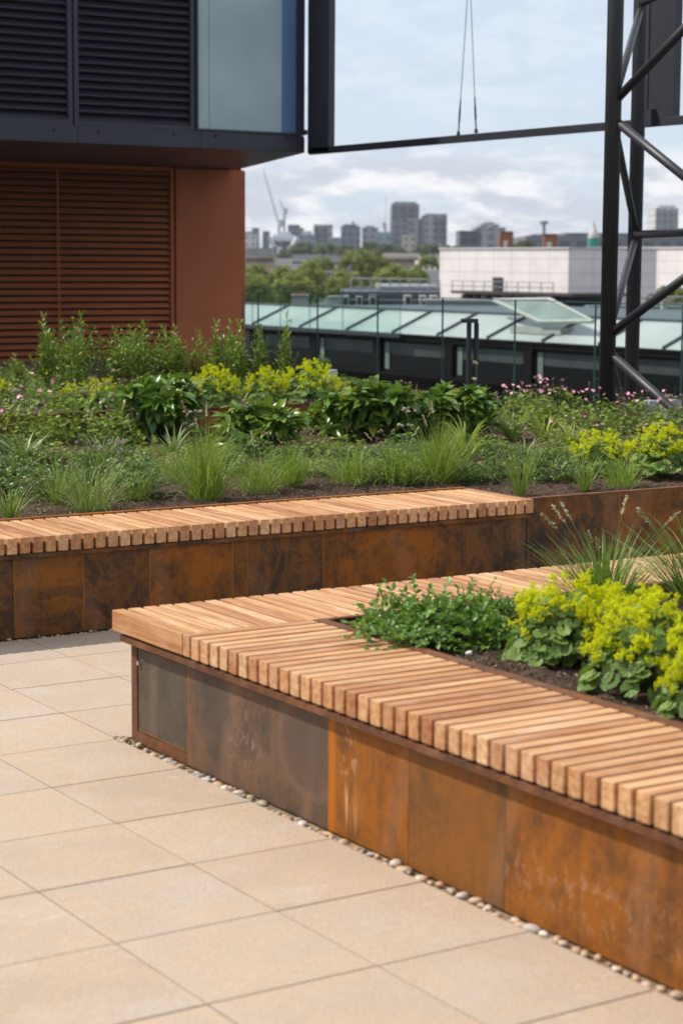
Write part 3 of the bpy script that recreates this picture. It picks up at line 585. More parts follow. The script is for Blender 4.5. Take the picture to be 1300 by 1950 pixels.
m.build('wall', STONE, s2); m = MB(); m.box(r2[0]-.05, r2[0]+14.05, r2[1]-8.05, r2[1]+6.05, r2[2]+.102, r2[2]+.2); m.build('coping', CONC, s2)

# generic far block placed by a photo rectangle and a distance: real width, depth and height down to the city
def basis(d): return Vector((cy_, -sy_, 0)), Vector((sy_, cy_, 0))
def far_box(m, x0, x1, yt, d, dep=None, yb=None, turn=0):
    a = atd(x0, yt, d); c = atd(x1, yt, d); w = np.linalg.norm((c-a)[:2]); dep = dep or w*.8
    zb = -26 if yb is None else atd(x0, yb, d)[2]; r_, f_ = basis(d); a = Vector(a); z1 = (a.z+c[2])/2
    ct, st_ = math.cos(turn), math.sin(turn); rr = r_*ct+f_*st_; ff = -r_*st_+f_*ct
    if turn: w = w/(abs(ct)+abs(st_)*dep/max(w, 1e-3)) if False else w
    P4 = [a, a+rr*w, a+rr*w+ff*dep, a+ff*dep]; m.prism([(p.x, p.y) for p in P4], zb, z1); return a, rr, ff, w, zb, z1
BEI = plain('beige_stucco', (.38, .31, .22), .8, 0, .2, .3); WHT = plain('white_stucco', (.50, .48, .45), .8, 0, .15, .3); SLATE = plain('slate_roof', (.075, .08, .095), .6, 0, .25, .5)
PARA = plain('parapet_render', (.47, .46, .42), .85, 0, .12, .8); TERR = plain('terracotta', (.25, .10, .05), .8); LEAD = plain('lead_grey', (.20, .22, .23), .5, 0, .2, .4)
WDK = plain('window_dark', (.03, .035, .045), .3)
# rooftops between the glass roof and the stone building
def simple(name, lab, cat, rects, group=None):
    """rects: (x0,x1,ytop,ybottom or None,dist,depth,material,part name)"""
    p = atd(rects[0][0], 500, rects[0][4]); o = thing(name, lab, cat, (p[0], p[1], -26), group)
    for (x0, x1, yt, yb, d, dep, mat, pn) in rects: m = MB(); far_box(m, x0, x1, yt, d, dep, yb); m.build(pn, mat, o)
    return o
simple('rooftop', 'pale rendered parapet roof just behind the glass roof, in front of the white building', 'roof', [(812, 985, 574, None, 56, .4, PARA, 'parapet'), (806, 990, 570, 573.6, 55.9, .6, CONC, 'coping')])
simple('rooftop', 'dark flat roof behind the glass roof at the right, beside the mast', 'roof', [(985, 1340, 597, None, 54, 1, LEAD, 'wall'), (985, 1340, 590, 596.5, 55.1, 1, ROOFD, 'roof'), (1120, 1340, 583, 590, 58, 1, LEAD, 'upstand')])
hs = simple('terraced_house', 'slate mansard roofed house with pale dormers left of the white stone building', 'house', [(640, 838, 572, None, 70, 9, SLATE, 'wall'), (648, 838, 556, 572, 72, 9, SLATE, 'roof'), (722, 838, 545, 556, 76, 10, LEAD, 'upper_roof')])
for k, (x0, x1) in enumerate(((652, 664), (678, 690), (703, 716), (770, 784), (800, 812), (820, 834))):
    m = MB(); far_box(m, x0, x1, 563, 69.6, 1.2, 584); f = m.build('dormer', WHT, hs); m = MB(); far_box(m, x0+3, x1-3, 567, 69.5, .1, 581); m.build('pane', WDK, f)
for (x0, x1, yt, yb, d, lab) in ((555, 586, 563, 580, 60, 'pale chimney stack with a row of reddish pots, left of its pair'), (626, 650, 566, 585, 62, 'pale chimney stack with a dark opening, right of its pair')):
    p = atd(x0, yb, d); o = thing('chimney', lab, 'chimney', (p[0], p[1], -26)); m = MB(); far_box(m, x0, x1, yt, d, .5); m.build('stack', PARA, o); m = MB(); far_box(m, x0-1.5, x1+1.5, yt-2, d-.1, .7, yt); m.build('cap', CONC, o)
    if x0 < 600:
        for k in range(3): m = MB(); c = atd(x0+6+k*9, yt-2, d+.2); m.tube(c, c+np.array((0, 0, .09)), .05, .04, 8); m.build('pot', TERR, o)
RAILG = plain('rail_steel', (.30, .32, .33), .5)
def railing(lab, x0, y0, x1, y1, d, h, n):
    p = atd(x0, y0, d); o = thing('railing', lab, 'railing', p); a = atd(x0, y0, d); c = atd(x1, y1, d)
    m = MB(); m.tube(a, c, .03, n=6); m.tube(a-np.array((0, 0, h*.5)), c-np.array((0, 0, h*.5)), .025, n=6); m.build('rail', RAILG, o)
    m = MB()
    for k in range(n+1): q = a+(c-a)*k/n; m.tube(q, q-np.array((0, 0, h)), .028, n=6)
    m.build('upright', RAILG, o)
railing('grey steel roof railing in front of the trees, left of the white building', 668, 530, 836, 533, 74, .65, 9)
railing('steel roof railing at the right edge behind the mast', 1170, 566, 1345, 566, 60, .4, 8)
p = atd(1262, 590, 57); 
simple('vent_box', 'small white vent box on the roof right of the mast', 'vent', [(1260, 1270, 573, 590, 57, .25, WHT, 'body'), (1258, 1272, 571.5, 573, 56.9, .3, CONC, 'cap')])

# ------------------------------------------------------------------ skyline
def facade(name, wall, glass, px, pz, fx, fz):
    t = MT(name); g = t.n('ShaderNodeTexCoord'); s_ = t.n('ShaderNodeSeparateXYZ'); t.l(g.outputs['Object'], s_.inputs[0])
    u_ = t.math('ADD', t.math('MULTIPLY', s_.outputs['X'], cy_), t.math('MULTIPLY', s_.outputs['Y'], -sy_)); w_ = t.math('ADD', t.math('MULTIPLY', s_.outputs['X'], sy_), t.math('MULTIPLY', s_.outputs['Y'], cy_))
    hx = t.math('LESS_THAN', t.math('FRACT', t.math('DIVIDE', t.math('ADD', u_, w_), px)), fx); hz = t.math('LESS_THAN', t.math('FRACT', t.math('DIVIDE', s_.outputs['Z'], pz)), fz)
    n = t.noise(t.coord((1, 1, 1)), .06, 4, .7); gl_ = t.mix(n, glass, tuple(min(1, q*1.9) for q in glass))
    t.set(Base_Color=t.mix(t.math('MULTIPLY', hx, hz), wall, gl_), Roughness=.6); return t.m
F_GREY = facade('facade_grey', (.30, .29, .29), (.09, .10, .12), 4.2, 3.3, .55, .6); F_PALE = facade('facade_pale', (.42, .41, .40), (.13, .14, .16), 4.0, 3.4, .5, .55)
F_DARK = facade('facade_dark', (.15, .155, .175), (.045, .055, .075), 3.6, 3.4, .6, .6); F_TEAL = facade('facade_teal', (.20, .25, .28), (.08, .12, .15), 5, 3.5, .6, .6); F_BEI = facade('facade_beige', (.40, .35, .28), (.12, .11, .10), 3.5, 3.2, .45, .5)
F_WHITE = facade('facade_white', (.55, .54, .53), (.15, .15, .16), 3.2, 3.2, .4, .45)
def tower(lab, rects, win=None, name='tower_block', cat='tower block', group='far skyline buildings'):
    o = simple(name, lab, cat, rects, group)
    if win:
        x0, x1, y0, y1, nx, ny, d = win; pr = None
        for i in range(nx):
            for j in range(ny):
                ww = (x1-x0)/nx; hh = (y1-y0)/ny; xa = x0+ww*(i+.2); ya = y0+hh*(j+.22)
                m = MB(); far_box(m, xa, xa+ww*.6, ya, d, .5, ya+hh*.55); m.build('window', WDK, o)
    return o
D = 950
tower('tallest grey tower in the middle of the skyline, with a dark front block', [(745, 798, 388, None, D, 30, F_GREY, 'wall'), (750, 793, 384, 388, D+2, 24, LEAD, 'roof'), (745, 776, 415, None, D-12, 12, F_DARK, 'front_block')], (747, 797, 390, 414, 9, 4, D-.6))
tower('wide pale grey tower right of the tallest one on the skyline', [(806, 851, 410, None, D, 30, F_GREY, 'wall'), (812, 850, 407, 410, D+2, 25, LEAD, 'roof'), (800, 808, 416, None, D+4, 20, F_PALE, 'side_wing')], (827, 850, 414, 462, 5, 10, D-.6))
tower('short beige block in front of the tallest skyline tower', [(768, 790, 447, None, D-40, 14, F_BEI, 'wall')])
tower('grey and cream block standing alone in the left skyline', [(597, 625, 430, None, D, 20, F_GREY, 'wall'), (625, 633, 429, None, D+1, 20, F_PALE, 'side_wall'), (597, 633, 427.5, 430, D+3, 18, LEAD, 'roof')], (598, 624, 432, 462, 5, 6, D-.6))
tower('dark glass block with a small roof spike in the left skyline', [(649, 686, 431, None, D, 24, F_DARK, 'wall'), (653, 680, 427, 431, D+2, 18, F_DARK, 'roof'), (670, 674, 421, 427, D+3, 4, LEAD, 'spike')])
tower('mid grey block between the dark glass block and the tall towers', [(690, 720, 433, None, D, 20, F_GREY, 'wall'), (696, 712, 430, 433, D+2, 16, LEAD, 'roof')])
tower('low teal office block left of the tallest skyline tower', [(715, 746, 442, None, D-20, 18, F_TEAL, 'wall')])
tower('domed dark block above the white stand in the left skyline', [(548, 570, 428, None, D+20, 20, F_DARK, 'wall'), (552, 577, 434, None, D+10, 20, F_DARK, 'wing')])
tower('teal low block right of the white stand', [(566, 600, 447, None, D-30, 20, F_TEAL, 'wall'), (574, 594, 440, 447, D-28, 10, WHT, 'roof')])
tower('stepped grey housing block near the russet chimney', [(905, 962, 433, None, 700, 20, F_GREY, 'wall'), (913, 950, 427, 433, 702, 15, F_PALE, 'upper_storey'), (920, 942, 423, 427, 704, 10, F_PALE, 'top_storey')])
tower('dark grid fronted block left of the stepped housing block', [(874, 916, 439, None, 640, 20, F_DARK, 'wall')], (876, 915, 441, 466, 7, 5, 639.4))
tower('white round topped tower at the right edge of the skyline', [(1247, 1291, 396, None, D, 26, F_WHITE, 'wall'), (1253, 1285, 391, 396, D+2, 20, WHT, 'roof')], (1249, 1290, 399, 440, 7, 8, D-.6))
tower('long dark glazed office range behind the white building and mast', [(1000, 1320, 450, None, 420, 30, F_DARK, 'wall'), (1075, 1320, 444, 450, 421, 25, F_DARK, 'upper_storey'), (1012, 1040, 446, 450, 421, 10, LEAD, 'plant_room')], name='office_building', cat='office building')
tower('tiny dark tower at the far left of the skyline', [(480, 492, 434, None, D+60, 12, F_DARK, 'wall'), (467, 479, 441, None, D+40, 12, F_GREY, 'wing')])
tower('low white block at the far left below the dark tower', [(466, 488, 446, None, D-60, 16, F_WHITE, 'wall'), (500, 512, 440, None, D-50, 10, F_DARK, 'wing')])
tower('distant low grey range between the left towers', [(632, 650, 452, None, D+80, 12, F_TEAL, 'wall'), (578, 600, 455, None, D+70, 12, F_GREY, 'wing')])
# middle-distance terraces
def terr(lab, rects, win=None): return tower(lab, rects, win, 'terraced_house', 'house', 'pale houses beyond the trees')
terr('cream gabled block at the left edge of the city view', [(466, 522, 487, None, 330, 12, BEI, 'wall'), (466, 519, 472, 487, 333, 12, LEAD, 'roof')], (468, 520, 489, 500, 8, 1, 329.5))
terr('white house pair between the cream block and the stand', [(522, 560, 492, None, 350, 12, F_WHITE, 'wall')])
terr('long white terrace with a grey roof beyond the left trees', [(553, 664, 494, None, 300, 12, WHT, 'wall'), (556, 662, 485, 494, 303, 10, LEAD, 'roof')], (556, 662, 496, 504, 14, 1, 299.5))
terr('cream terrace right of the tall trees', [(730, 797, 490, None, 330, 12, BEI, 'wall'), (732, 800, 482, 490, 333, 10, PARA, 'roof')], (733, 796, 492, 500, 9, 1, 329.5))
terr('white terrace touching the left side of the stone building', [(796, 842, 496, None, 260, 12, WHT, 'wall'), (800, 815, 488, 496, 262, 6, BEI, 'gable'), (818, 840, 484, 496, 264, 8, F_BEI, 'tall_bay')])
terr('row of spiky white houses above the slate mansard roof', [(780, 840, 514, None, 180, 10, WHT, 'wall')]+[(783+k*11, 787+k*11, 509, 514, 180.5, 1, WHT, 'chimney') for k in range(5)])
terr('pale house glimpsed through a gap in the left trees', [(608, 636, 517, None, 150, 8, F_WHITE, 'wall')])
terr('white block low in the left trees', [(540, 585, 503, None, 260, 8, WHT, 'wall')])
# russet chimneys, dome, mast
simple('chimney', 'russet brick shaft left above the white stone building', 'chimney', [(951, 977, 443, None, 130, 1.0, TERR, 'stack'), (953, 977, 440.5, 443, 129.9, 1.2, plain('brick_cap', (.20, .08, .04), .8), 'cap'), (959, 966, 458, None, 129.5, .3, WHT, 'flue')])
simple('chimney', 'russet brick shaft right above the white stone building', 'chimney', [(1036, 1060, 447, None, 130, 1.0, TERR, 'stack'), (1034, 1060, 445, 447, 129.9, 1.2, plain('brick_cap_2', (.20, .08, .04), .8), 'cap'), (1042, 1050, 461, None, 129.5, .3, WHT, 'flue')])
pd = atd(1129, 472, 140); o = thing('domed_turret', 'green turret with a white spire beside the mast', 'turret', (pd[0], pd[1], -20)); GRN = plain('copper_green', (.05, .26, .20), .6)
m = MB(); m.tube((pd[0], pd[1], -20), (pd[0], pd[1], atd(1129, 453, 140)[2]), .47, .44, 20); m.build('drum', GRN, o)
m = MB(); zz = [atd(1129, y, 140)[2] for y in (453, 446, 440, 433, 419)]; rr_ = [.42, .38, .26, .10, .04]
for k in range(4): m.tube((pd[0], pd[1], zz[k]), (pd[0], pd[1], zz[k+1]), rr_[k], rr_[k+1], 16)
m.build('spire', WHT, o)
MG = plain('mast_grey', (.18, .19, .21), .6)
pm = atd(1035, 450, 430); o = thing('antenna_mast', 'thin antenna mast with a small head above the dark office range', 'mast', (pm[0], pm[1], pm[2])); m = MB(); m.tube(pm, atd(1035, 424, 430), .35, n=6); m.build('pole', MG, o); m = MB(); m.tube(atd(1035, 427, 430), atd(1035, 421, 430), .9, n=8); m.build('head', MG, o)
def crane(lab, base, top, tip, d, tail):
    p = atd(*base, d); o = thing('tower_crane', lab, 'crane', (p[0], p[1], -26), 'cranes on the skyline'); CR = plain('crane_grey', (.42, .43, .45), .6)
    m = MB(); a = atd(*top, d); m.tube((a[0], a[1], -26), a, .6, n=4); m.build('mast', CR, o)
    m = MB(); b = atd(*tip, d); dv = b-a; n = 14
    for off in ((.0, 0, .5), (0, 0, -.5)): m.tube(a+np.array(off), b+np.array(off)*.4, .13, n=4)
    for k in range(n): m.tube(a+dv*k/n+np.array((0, 0, .5*(-1)**k)), a+dv*(k+1)/n-np.array((0, 0, .5*(-1)**k)), .09, n=4)
    m.build('jib', CR, o); m = MB(); c = atd(*tail, d); m.tube(a, c, .6, n=4); m.build('counter_jib', CR, o); m = MB(); m.tube(c-np.array((0, 0, 1.5)), c+np.array((0, 0, 1)), 1.0, n=6); m.build('counterweight', CR, o)
crane('luffing crane with the longest leaning jib at the far left', (528, 470), (531, 428), (502, 325), 700, (535, 424))
crane('luffing crane with a short jib just right of the longest one', (541, 470), (541, 405), (532, 378), 800, (543, 401))
crane('faint slender crane left of the tallest skyline tower', (733, 470), (733, 430), (735, 372), 950, (731, 427))
# white stand
WS = plain('stand_white', (.55, .56, .60), .5)
pS = atd(537, 460, 620); o = thing('stadium_stand', 'white curved stand and striped pylon below the cranes', 'stadium', (pS[0], pS[1], -26))
m = MB(); far_box(m, 520, 552, 470, 620, 10); m.build('pylon', facade('stripe', (.6, .6, .62), (.05, .05, .06), 3.1, 50, .45, 1), o)
m = MB(); far_box(m, 512, 568, 452, 622, 14, 459); far_box(m, 520, 560, 447, 624, 12, 452); far_box(m, 528, 552, 441, 626, 10, 447); m.build('roof', WS, o)
m = MB(); far_box(m, 522, 562, 459, 624, 8, 470); m.build('deck', F_GREY, o)
for k, (x0, x1) in enumerate(((512, 524), (566, 554))): m = MB(); m.tube(atd(x0, 452, 621), atd(x1, 472, 621), .7, n=6); m.build('strut', WS, o)
# wood-like far ridge and city mass

# ------------------------------------------------------------------ leaf machinery
def norm(a): return a/np.maximum(np.linalg.norm(a, axis=-1, keepdims=True), 1e-9)
def frames(d, n_hint):
    """d: leaf direction, n_hint: wished normal -> rows (d, side, normal)"""
    d = norm(d); s = norm(np.cross(n_hint, d)); n = np.cross(d, s); return np.stack([d, s, n], 1)
def inst(mb, T, F, pos, fr, sc):
    """T (k,3) template along x, side y, normal z; faces F; instance arrays"""
    n = len(pos); sc = np.asarray(sc, float)
    if sc.ndim == 1: sc = np.repeat(sc[:, None], 3, 1)
    P = np.einsum('nki,nij->nkj', T[None]*sc[:, None, :], fr)+pos[:, None]
    k = len(T); off = np.arange(n)*k
    for f in F: pass
    by = {}
    for f in F: by.setdefault(len(f), []).append(f)
    base = mb.n; mb.v.append(P.reshape(-1, 3)); mb.n += n*k
    for a in by.values(): mb.f.extend((np.array(a)[None]+off[:, None, None]+base).reshape(-1, len(a[0])).tolist())
def leaf_t(prof, fold=.18, droop=.25):
    """prof: half widths (relative to length 1) at equal steps; tip and base closed"""
    n = len(prof); V = []; F = []
    xs_ = np.linspace(0, 1, n); 
    for i, w in enumerate(prof):
        z = -droop*xs_[i]**2; V += [(xs_[i], -w, z+w*fold*2), (xs_[i], 0, z), (xs_[i], w, z+w*fold*2)]
    for i in range(n-1): a = i*3; F += [(a, a+3, a+4, a+1), (a+1, a+4, a+5, a+2)]
    return np.array(V), F
ELL = leaf_t([.02, .14, .20, .19, .12, .01]); ELLB = leaf_t([.03, .20, .27, .24, .14, .01], .2, .35); LAN = leaf_t([.02, .09, .125, .10, .01], .15, .18); OVA = leaf_t([.05, .30, .36, .24, .02], .15, .15)
def disc_t(lobes, depth, n=22, cup=.25, sect=5.7):
    V = [(0, 0, 0)]; 
    for i in range(n+1):
        a = -sect/2+sect*i/n; r = 1-depth*(.5-.5*math.cos(a*lobes*2*math.pi/sect+math.pi)) ; V.append((r*math.cos(a)*.5+.0, r*math.sin(a)*.5, cup*.5*r*r+.03*math.cos(a*lobes*2*math.pi/sect)))
    return np.array(V), [(0, i, i+1) for i in range(1, n+1)]
ALC_L = disc_t(9, .14, 27, .22); GER_L = disc_t(5, .62, 25, .10, 5.2); PALM_L = disc_t(5, .75, 25, .06, 4.6)
def rdir(n, up_=.0): d = rng.normal(size=(n, 3)); d[:, 2] += up_; return norm(d)
def blades(mb, n, h, spread, lean=(.05, .8), curl=(.2, 1.3), w=.0028, seg=6, origin=None, hv=.35, droop=0):
    az = U(0, 2*math.pi, n); r = spread*np.sqrt(U(0, 1, n)); P = np.c_[r*np.cos(az), r*np.sin(az), np.zeros(n)]
    if origin is not None: P += origin
    ln = h*U(1-hv, 1.08, n); th0 = U(lean[0], lean[1], n)*(.35+.65*r/max(spread, 1e-6)); k = U(curl[0], curl[1], n); az2 = az+rng.normal(0, .5, n)
    V = np.zeros((n, (seg+1)*2, 3)); p = P.copy(); tw = U(-.6, .6, n)
    for i in range(seg+1):
        s = i/seg; th = th0+k*s**1.6; ww = w*(1-s**2.2)*(.6+.4*min(1, s*4))+.0002; side = np.c_[-np.sin(az2+tw), np.cos(az2+tw), np.zeros(n)]*ww
        V[:, 2*i] = p-side; V[:, 2*i+1] = p+side
        p = p+np.c_[np.sin(th)*np.cos(az2), np.sin(th)*np.sin(az2), np.cos(th)]*(ln/seg)[:, None]
    F = [(2*i, 2*i+1, 2*i+3, 2*i+2) for i in range(seg)]; k_ = (seg+1)*2; base = mb.n; mb.v.append(V.reshape(-1, 3)); mb.n += n*k_
    mb.f.extend((np.array(F)[None]+(np.arange(n)*k_)[:, None, None]+base).reshape(-1, 4).tolist())

# foliage materials
G_GRASS = foliage('grass_blades', [(.13, .235, .016), (.20, .32, .026), (.28, .40, .045), (.15, .26, .02), (.50, .44, .20)], .5, .35)
G_GRASS2 = foliage('blue_grass_blades', [(.10, .19, .028), (.16, .26, .036), (.24, .34, .055), (.48, .42, .22)], .5, .3)
G_FGR = foliage('foreground_grass_blades', [(.07, .16, .022), (.11, .22, .03), (.17, .29, .045), (.30, .33, .12)], .5, .3)
G_STRAP = foliage('strap_leaves', [(.13, .20, .06), (.20, .28, .09), (.34, .40, .20)], .4, .25)
G_VAR = foliage('yellow_green_leaves', [(.22, .32, .035), (.36, .46, .06), (.52, .56, .14), (.15, .24, .035)], .4, .35)
G_VIB = foliage('glossy_dark_leaves', [(.055, .14, .02), (.09, .20, .026), (.15, .28, .035), (.07, .16, .03), (.28, .33, .04)], .25, .2)
G_VIBL = foliage('fresh_green_leaves', [(.10, .20, .026), (.15, .265, .03), (.22, .33, .045), (.075, .155, .028)], .32, .2)
G_LAU = foliage('upright_shrub_leaves', [(.07, .16, .012), (.115, .24, .016), (.20, .32, .024), (.33, .40, .035)], .35, .22)
G_VIN = foliage('trailing_leaves', [(.045, .11, .02), (.08, .17, .03), (.14, .24, .04), (.05, .125, .028)], .42, .2)
G_VINF = foliage('bright_trailing_leaves', [(.07, .19, .022), (.12, .27, .032), (.20, .37, .05), (.05, .13, .024)], .42, .28)
G_GER = foliage('lobed_green_leaves', [(.18, .30, .025), (.26, .38, .035), (.36, .46, .055), (.10, .20, .024)], .5, .3)
G_ALC = foliage('scalloped_leaves', [(.10, .21, .035), (.15, .27, .045), (.22, .34, .06), (.07, .15, .028)], .5, .3)
t = MT('yellow_froth'); t.set(Base_Color=t.ramp(t.isl(), [(0, (.64, .67, .02)), (.4, (.78, .78, .02)), (.8, (.90, .87, .035)), (1, (.52, .60, .03))]), Roughness=.9, Specular_IOR_Level=.1)
tr = t.n('ShaderNodeBsdfTranslucent'); tr.inputs[0].default_value = (.76, .82, .03, 1); ms = t.n('ShaderNodeMixShader'); ms.inputs[0].default_value = .45; t.l(t.b.outputs[0], ms.inputs[1]); t.l(tr.outputs[0], ms.inputs[2]); t.l(ms.outputs[0], t.o.inputs[0]); G_FRO = t.m
G_DARKL = foliage('dark_lobed_leaves', [(.05, .13, .02), (.08, .19, .026), (.12, .25, .035)], .45, .2)
G_RED = foliage('russet_leaves', [(.12, .045, .03), (.17, .06, .03), (.10, .10, .03), (.08, .12, .03)], .5, .25)
STEM = plain('green_stem', (.09, .13, .04), .6); STEMB = plain('brown_stem', (.075, .045, .028), .7); TRUNK = plain('bark_grey', (.06, .05, .04), .9)
def petal(name, cols): t = MT(name); t.set(Base_Color=t.ramp(t.isl(), [(i/(len(cols)-1), c) for i, c in enumerate(cols)]), Roughness=.6); return t.m
PINK = petal('pink_petals', [(.72, .22, .32), (.80, .30, .40), (.84, .45, .56), (.65, .16, .25)]); UMB = petal('dusty_pink_heads', [(.36, .24, .22), (.50, .38, .33), (.60, .52, .44), (.30, .17, .16)])
CREAM = petal('cream_heads', [(.55, .52, .38), (.66, .62, .48), (.45, .40, .28)]); PURP = petal('plum_heads', [(.20, .05, .09), (.30, .09, .14), (.22, .10, .12)]); SEED = petal('straw_spikes', [(.40, .38, .20), (.50, .47, .28), (.33, .33, .15)])
TAN = petal('tan_heads', [(.30, .19, .10), (.42, .29, .17), (.48, .38, .25)])

# ---- plant builders (local coordinates, origin on the soil)
def new(name, lab, cat, group=None): return thing(name, lab, cat, (0, 0, 0), group, True)
def grass_proto(h=.34, n=420, spread=.045, lean=(.0, .85), mat=None, w=.0021, heads=0, curl=(.15, 1.2)):
    o = new('grass_tuft', '', 'grass'); m = MB(); blades(m, n, h, spread, lean, curl, w); m.build('blades', mat or G_GRASS, o)
    for k in range(heads):
        a = rng.uniform(0, 6.28); l = h*rng.uniform(1.05, 1.4); p = np.zeros(3); d = np.array([math.cos(a)*.25, math.sin(a)*.25, 1.]); pts = []
        for i in range(7): pts.append(p.copy()); p = p+norm(d)*l/6; d = d+np.array([math.cos(a), math.sin(a), -.3])*.07
        m = MB(); m.poly(pts, .0009, 4); st_ = m.build('flower_stalk', STEM, o); m = MB(); q = np.array(pts[-2]); e = np.array(pts[-1]); dd = norm(e-q); nn = 70
        t_ = U(0, 1, nn); pos = q+(e-q)*t_[:, None]*1.0; dirs = norm(rng.normal(size=(nn, 3))*.5+dd); inst(m, *leaf_t([.08, .22, .05], .3, 0), pos+rng.normal(0, .0012, (nn, 3)), frames(dirs, rdir(nn)), U(.007, .011, nn)); m.build('seed_head', SEED, st_)
    return o
def strap_proto(h=.26, n=46, mat=None, w=.007):
    o = new('strap_leaf_clump', '', 'plant'); m = MB(); blades(m, n, h, .035, (.15, 1.0), (.6, 1.9), w, 8); m.build('leaves', mat or G_STRAP, o); return o
def vib_proto(R_=.30, H=.42, n=34, mat=None, L_=.115, T=ELLB):
    o = new('broadleaf_shrub', '', 'shrub'); ms_, ml = MB(), MB(); P, Dn, Nn, Sc = [], [], [], []
    for k in range(n):
        a = rng.uniform(0, 6.28); r = math.sqrt(rng.uniform(.02, 1)); end = np.array([math.cos(a)*r*R_*.85, math.sin(a)*r*R_*.85, H*(.55+.35*math.sqrt(max(0, 1-r*r)))*rng.uniform(.8, 1.05)])
        if rng.random() < .25: end[2] *= .55; end[:2] *= 1.1
        mid = end*np.array([.45, .45, .55]); ms_.poly([(0, 0, -.02), tuple(mid), tuple(end)], [.005, .004, .0025], 5)
        for j in range(int(rng.integers(8, 12))):
            b = j*2.4+rng.uniform(-.3, .3); el = rng.uniform(-.35, 1.25)*(1-.06*j); out_ = np.array([math.cos(b), math.sin(b), 0])+end*np.array([1.2, 1.2, 0])/max(R_, .1)*.5
            d = norm(out_)*math.cos(el)+np.array([0, 0, math.sin(el)]); P.append(end-np.array([0, 0, .012*(j % 5)])); Dn.append(d); Nn.append(norm(np.array([0, 0, 1.])+rng.normal(0, .45, 3))); Sc.append(L_*rng.uniform(.7, 1.15))
        for j in range(10):
            f_ = rng.uniform(.05, .95); q = mid+(end-mid)*f_; b = rng.uniform(0, 6.28); d = np.array([math.cos(b), math.sin(b), rng.uniform(-1.1, .2)]); P.append(q); Dn.append(norm(d)); Nn.append(np.array([0, 0, 1.])); Sc.append(L_*rng.uniform(.7, 1.1))
    inst(ml, *T, np.array(P), frames(np.array(Dn), np.array(Nn)), np.array(Sc)); ml.build('foliage', mat or G_VIB, o, smooth=True); ms_.build('stems', STEMB, o, smooth=True); return o
def laurel_proto(H=.75, stems=11, R_=.26):
    o = new('upright_shrub', '', 'shrub'); ms_, ml = MB(), MB(); P, Dn, Sc = [], [], []
    for k in range(stems):
        a = rng.uniform(0, 6.28); r = rng.uniform(.0, 1)*R_; h = H*(1.05 if k == 0 else rng.uniform(.45, 1.0)); bx_ = np.array([math.cos(a), math.sin(a), 0]); pts = [bx_*r*.35*(1+i*.5)+np.array([0, 0, h*i/4])+rng.normal(0, .01, 3) for i in range(5)]
        ms_.poly([tuple(p) for p in pts], [.005, .0045, .004, .003, .0015], 5)
        nl = int(42*h/H)
        for j in range(nl):
            s = .16+.84*j/nl; i = min(3, int(s*4)); q = pts[i]+(pts[i+1]-pts[i])*(s*4-i); b = j*2.4+rng.uniform(-.3, .3); el = rng.uniform(.25, .9)+.5*s**3
            P.append(q); Dn.append(np.array([math.cos(b)*math.cos(el), math.sin(b)*math.cos(el), math.sin(el)])); Sc.append(rng.uniform(.07, .105)*(1.05-.25*s))
            if rng.random() < .25:
                tw_ = Dn[-1]*.07*np.array([1, 1, .9]); P += [q+tw_]*2; Dn += [norm(Dn[-1]+rng.normal(0, .4, 3)), norm(Dn[-1]+rng.normal(0, .5, 3))]; Sc += [.055, .05]; ms_.poly([tuple(q), tuple(q+tw_)], .0015, 4)
    n = len(P); inst(ml, *LAN, np.array(P), frames(np.array(Dn), np.array([0, 0, 1.])+rng.normal(0, .4, (n, 3))), np.array(Sc)*np.ones(n)); ml.build('foliage', G_LAU, o, smooth=True); ms_.build('stems', STEMB, o, smooth=True); return o
FL_T = (np.array([(0, 0, 0), (1, -.45, .2), (1.25, 0, .3), (1, .45, .2)]), [(0, 1, 2, 3)])
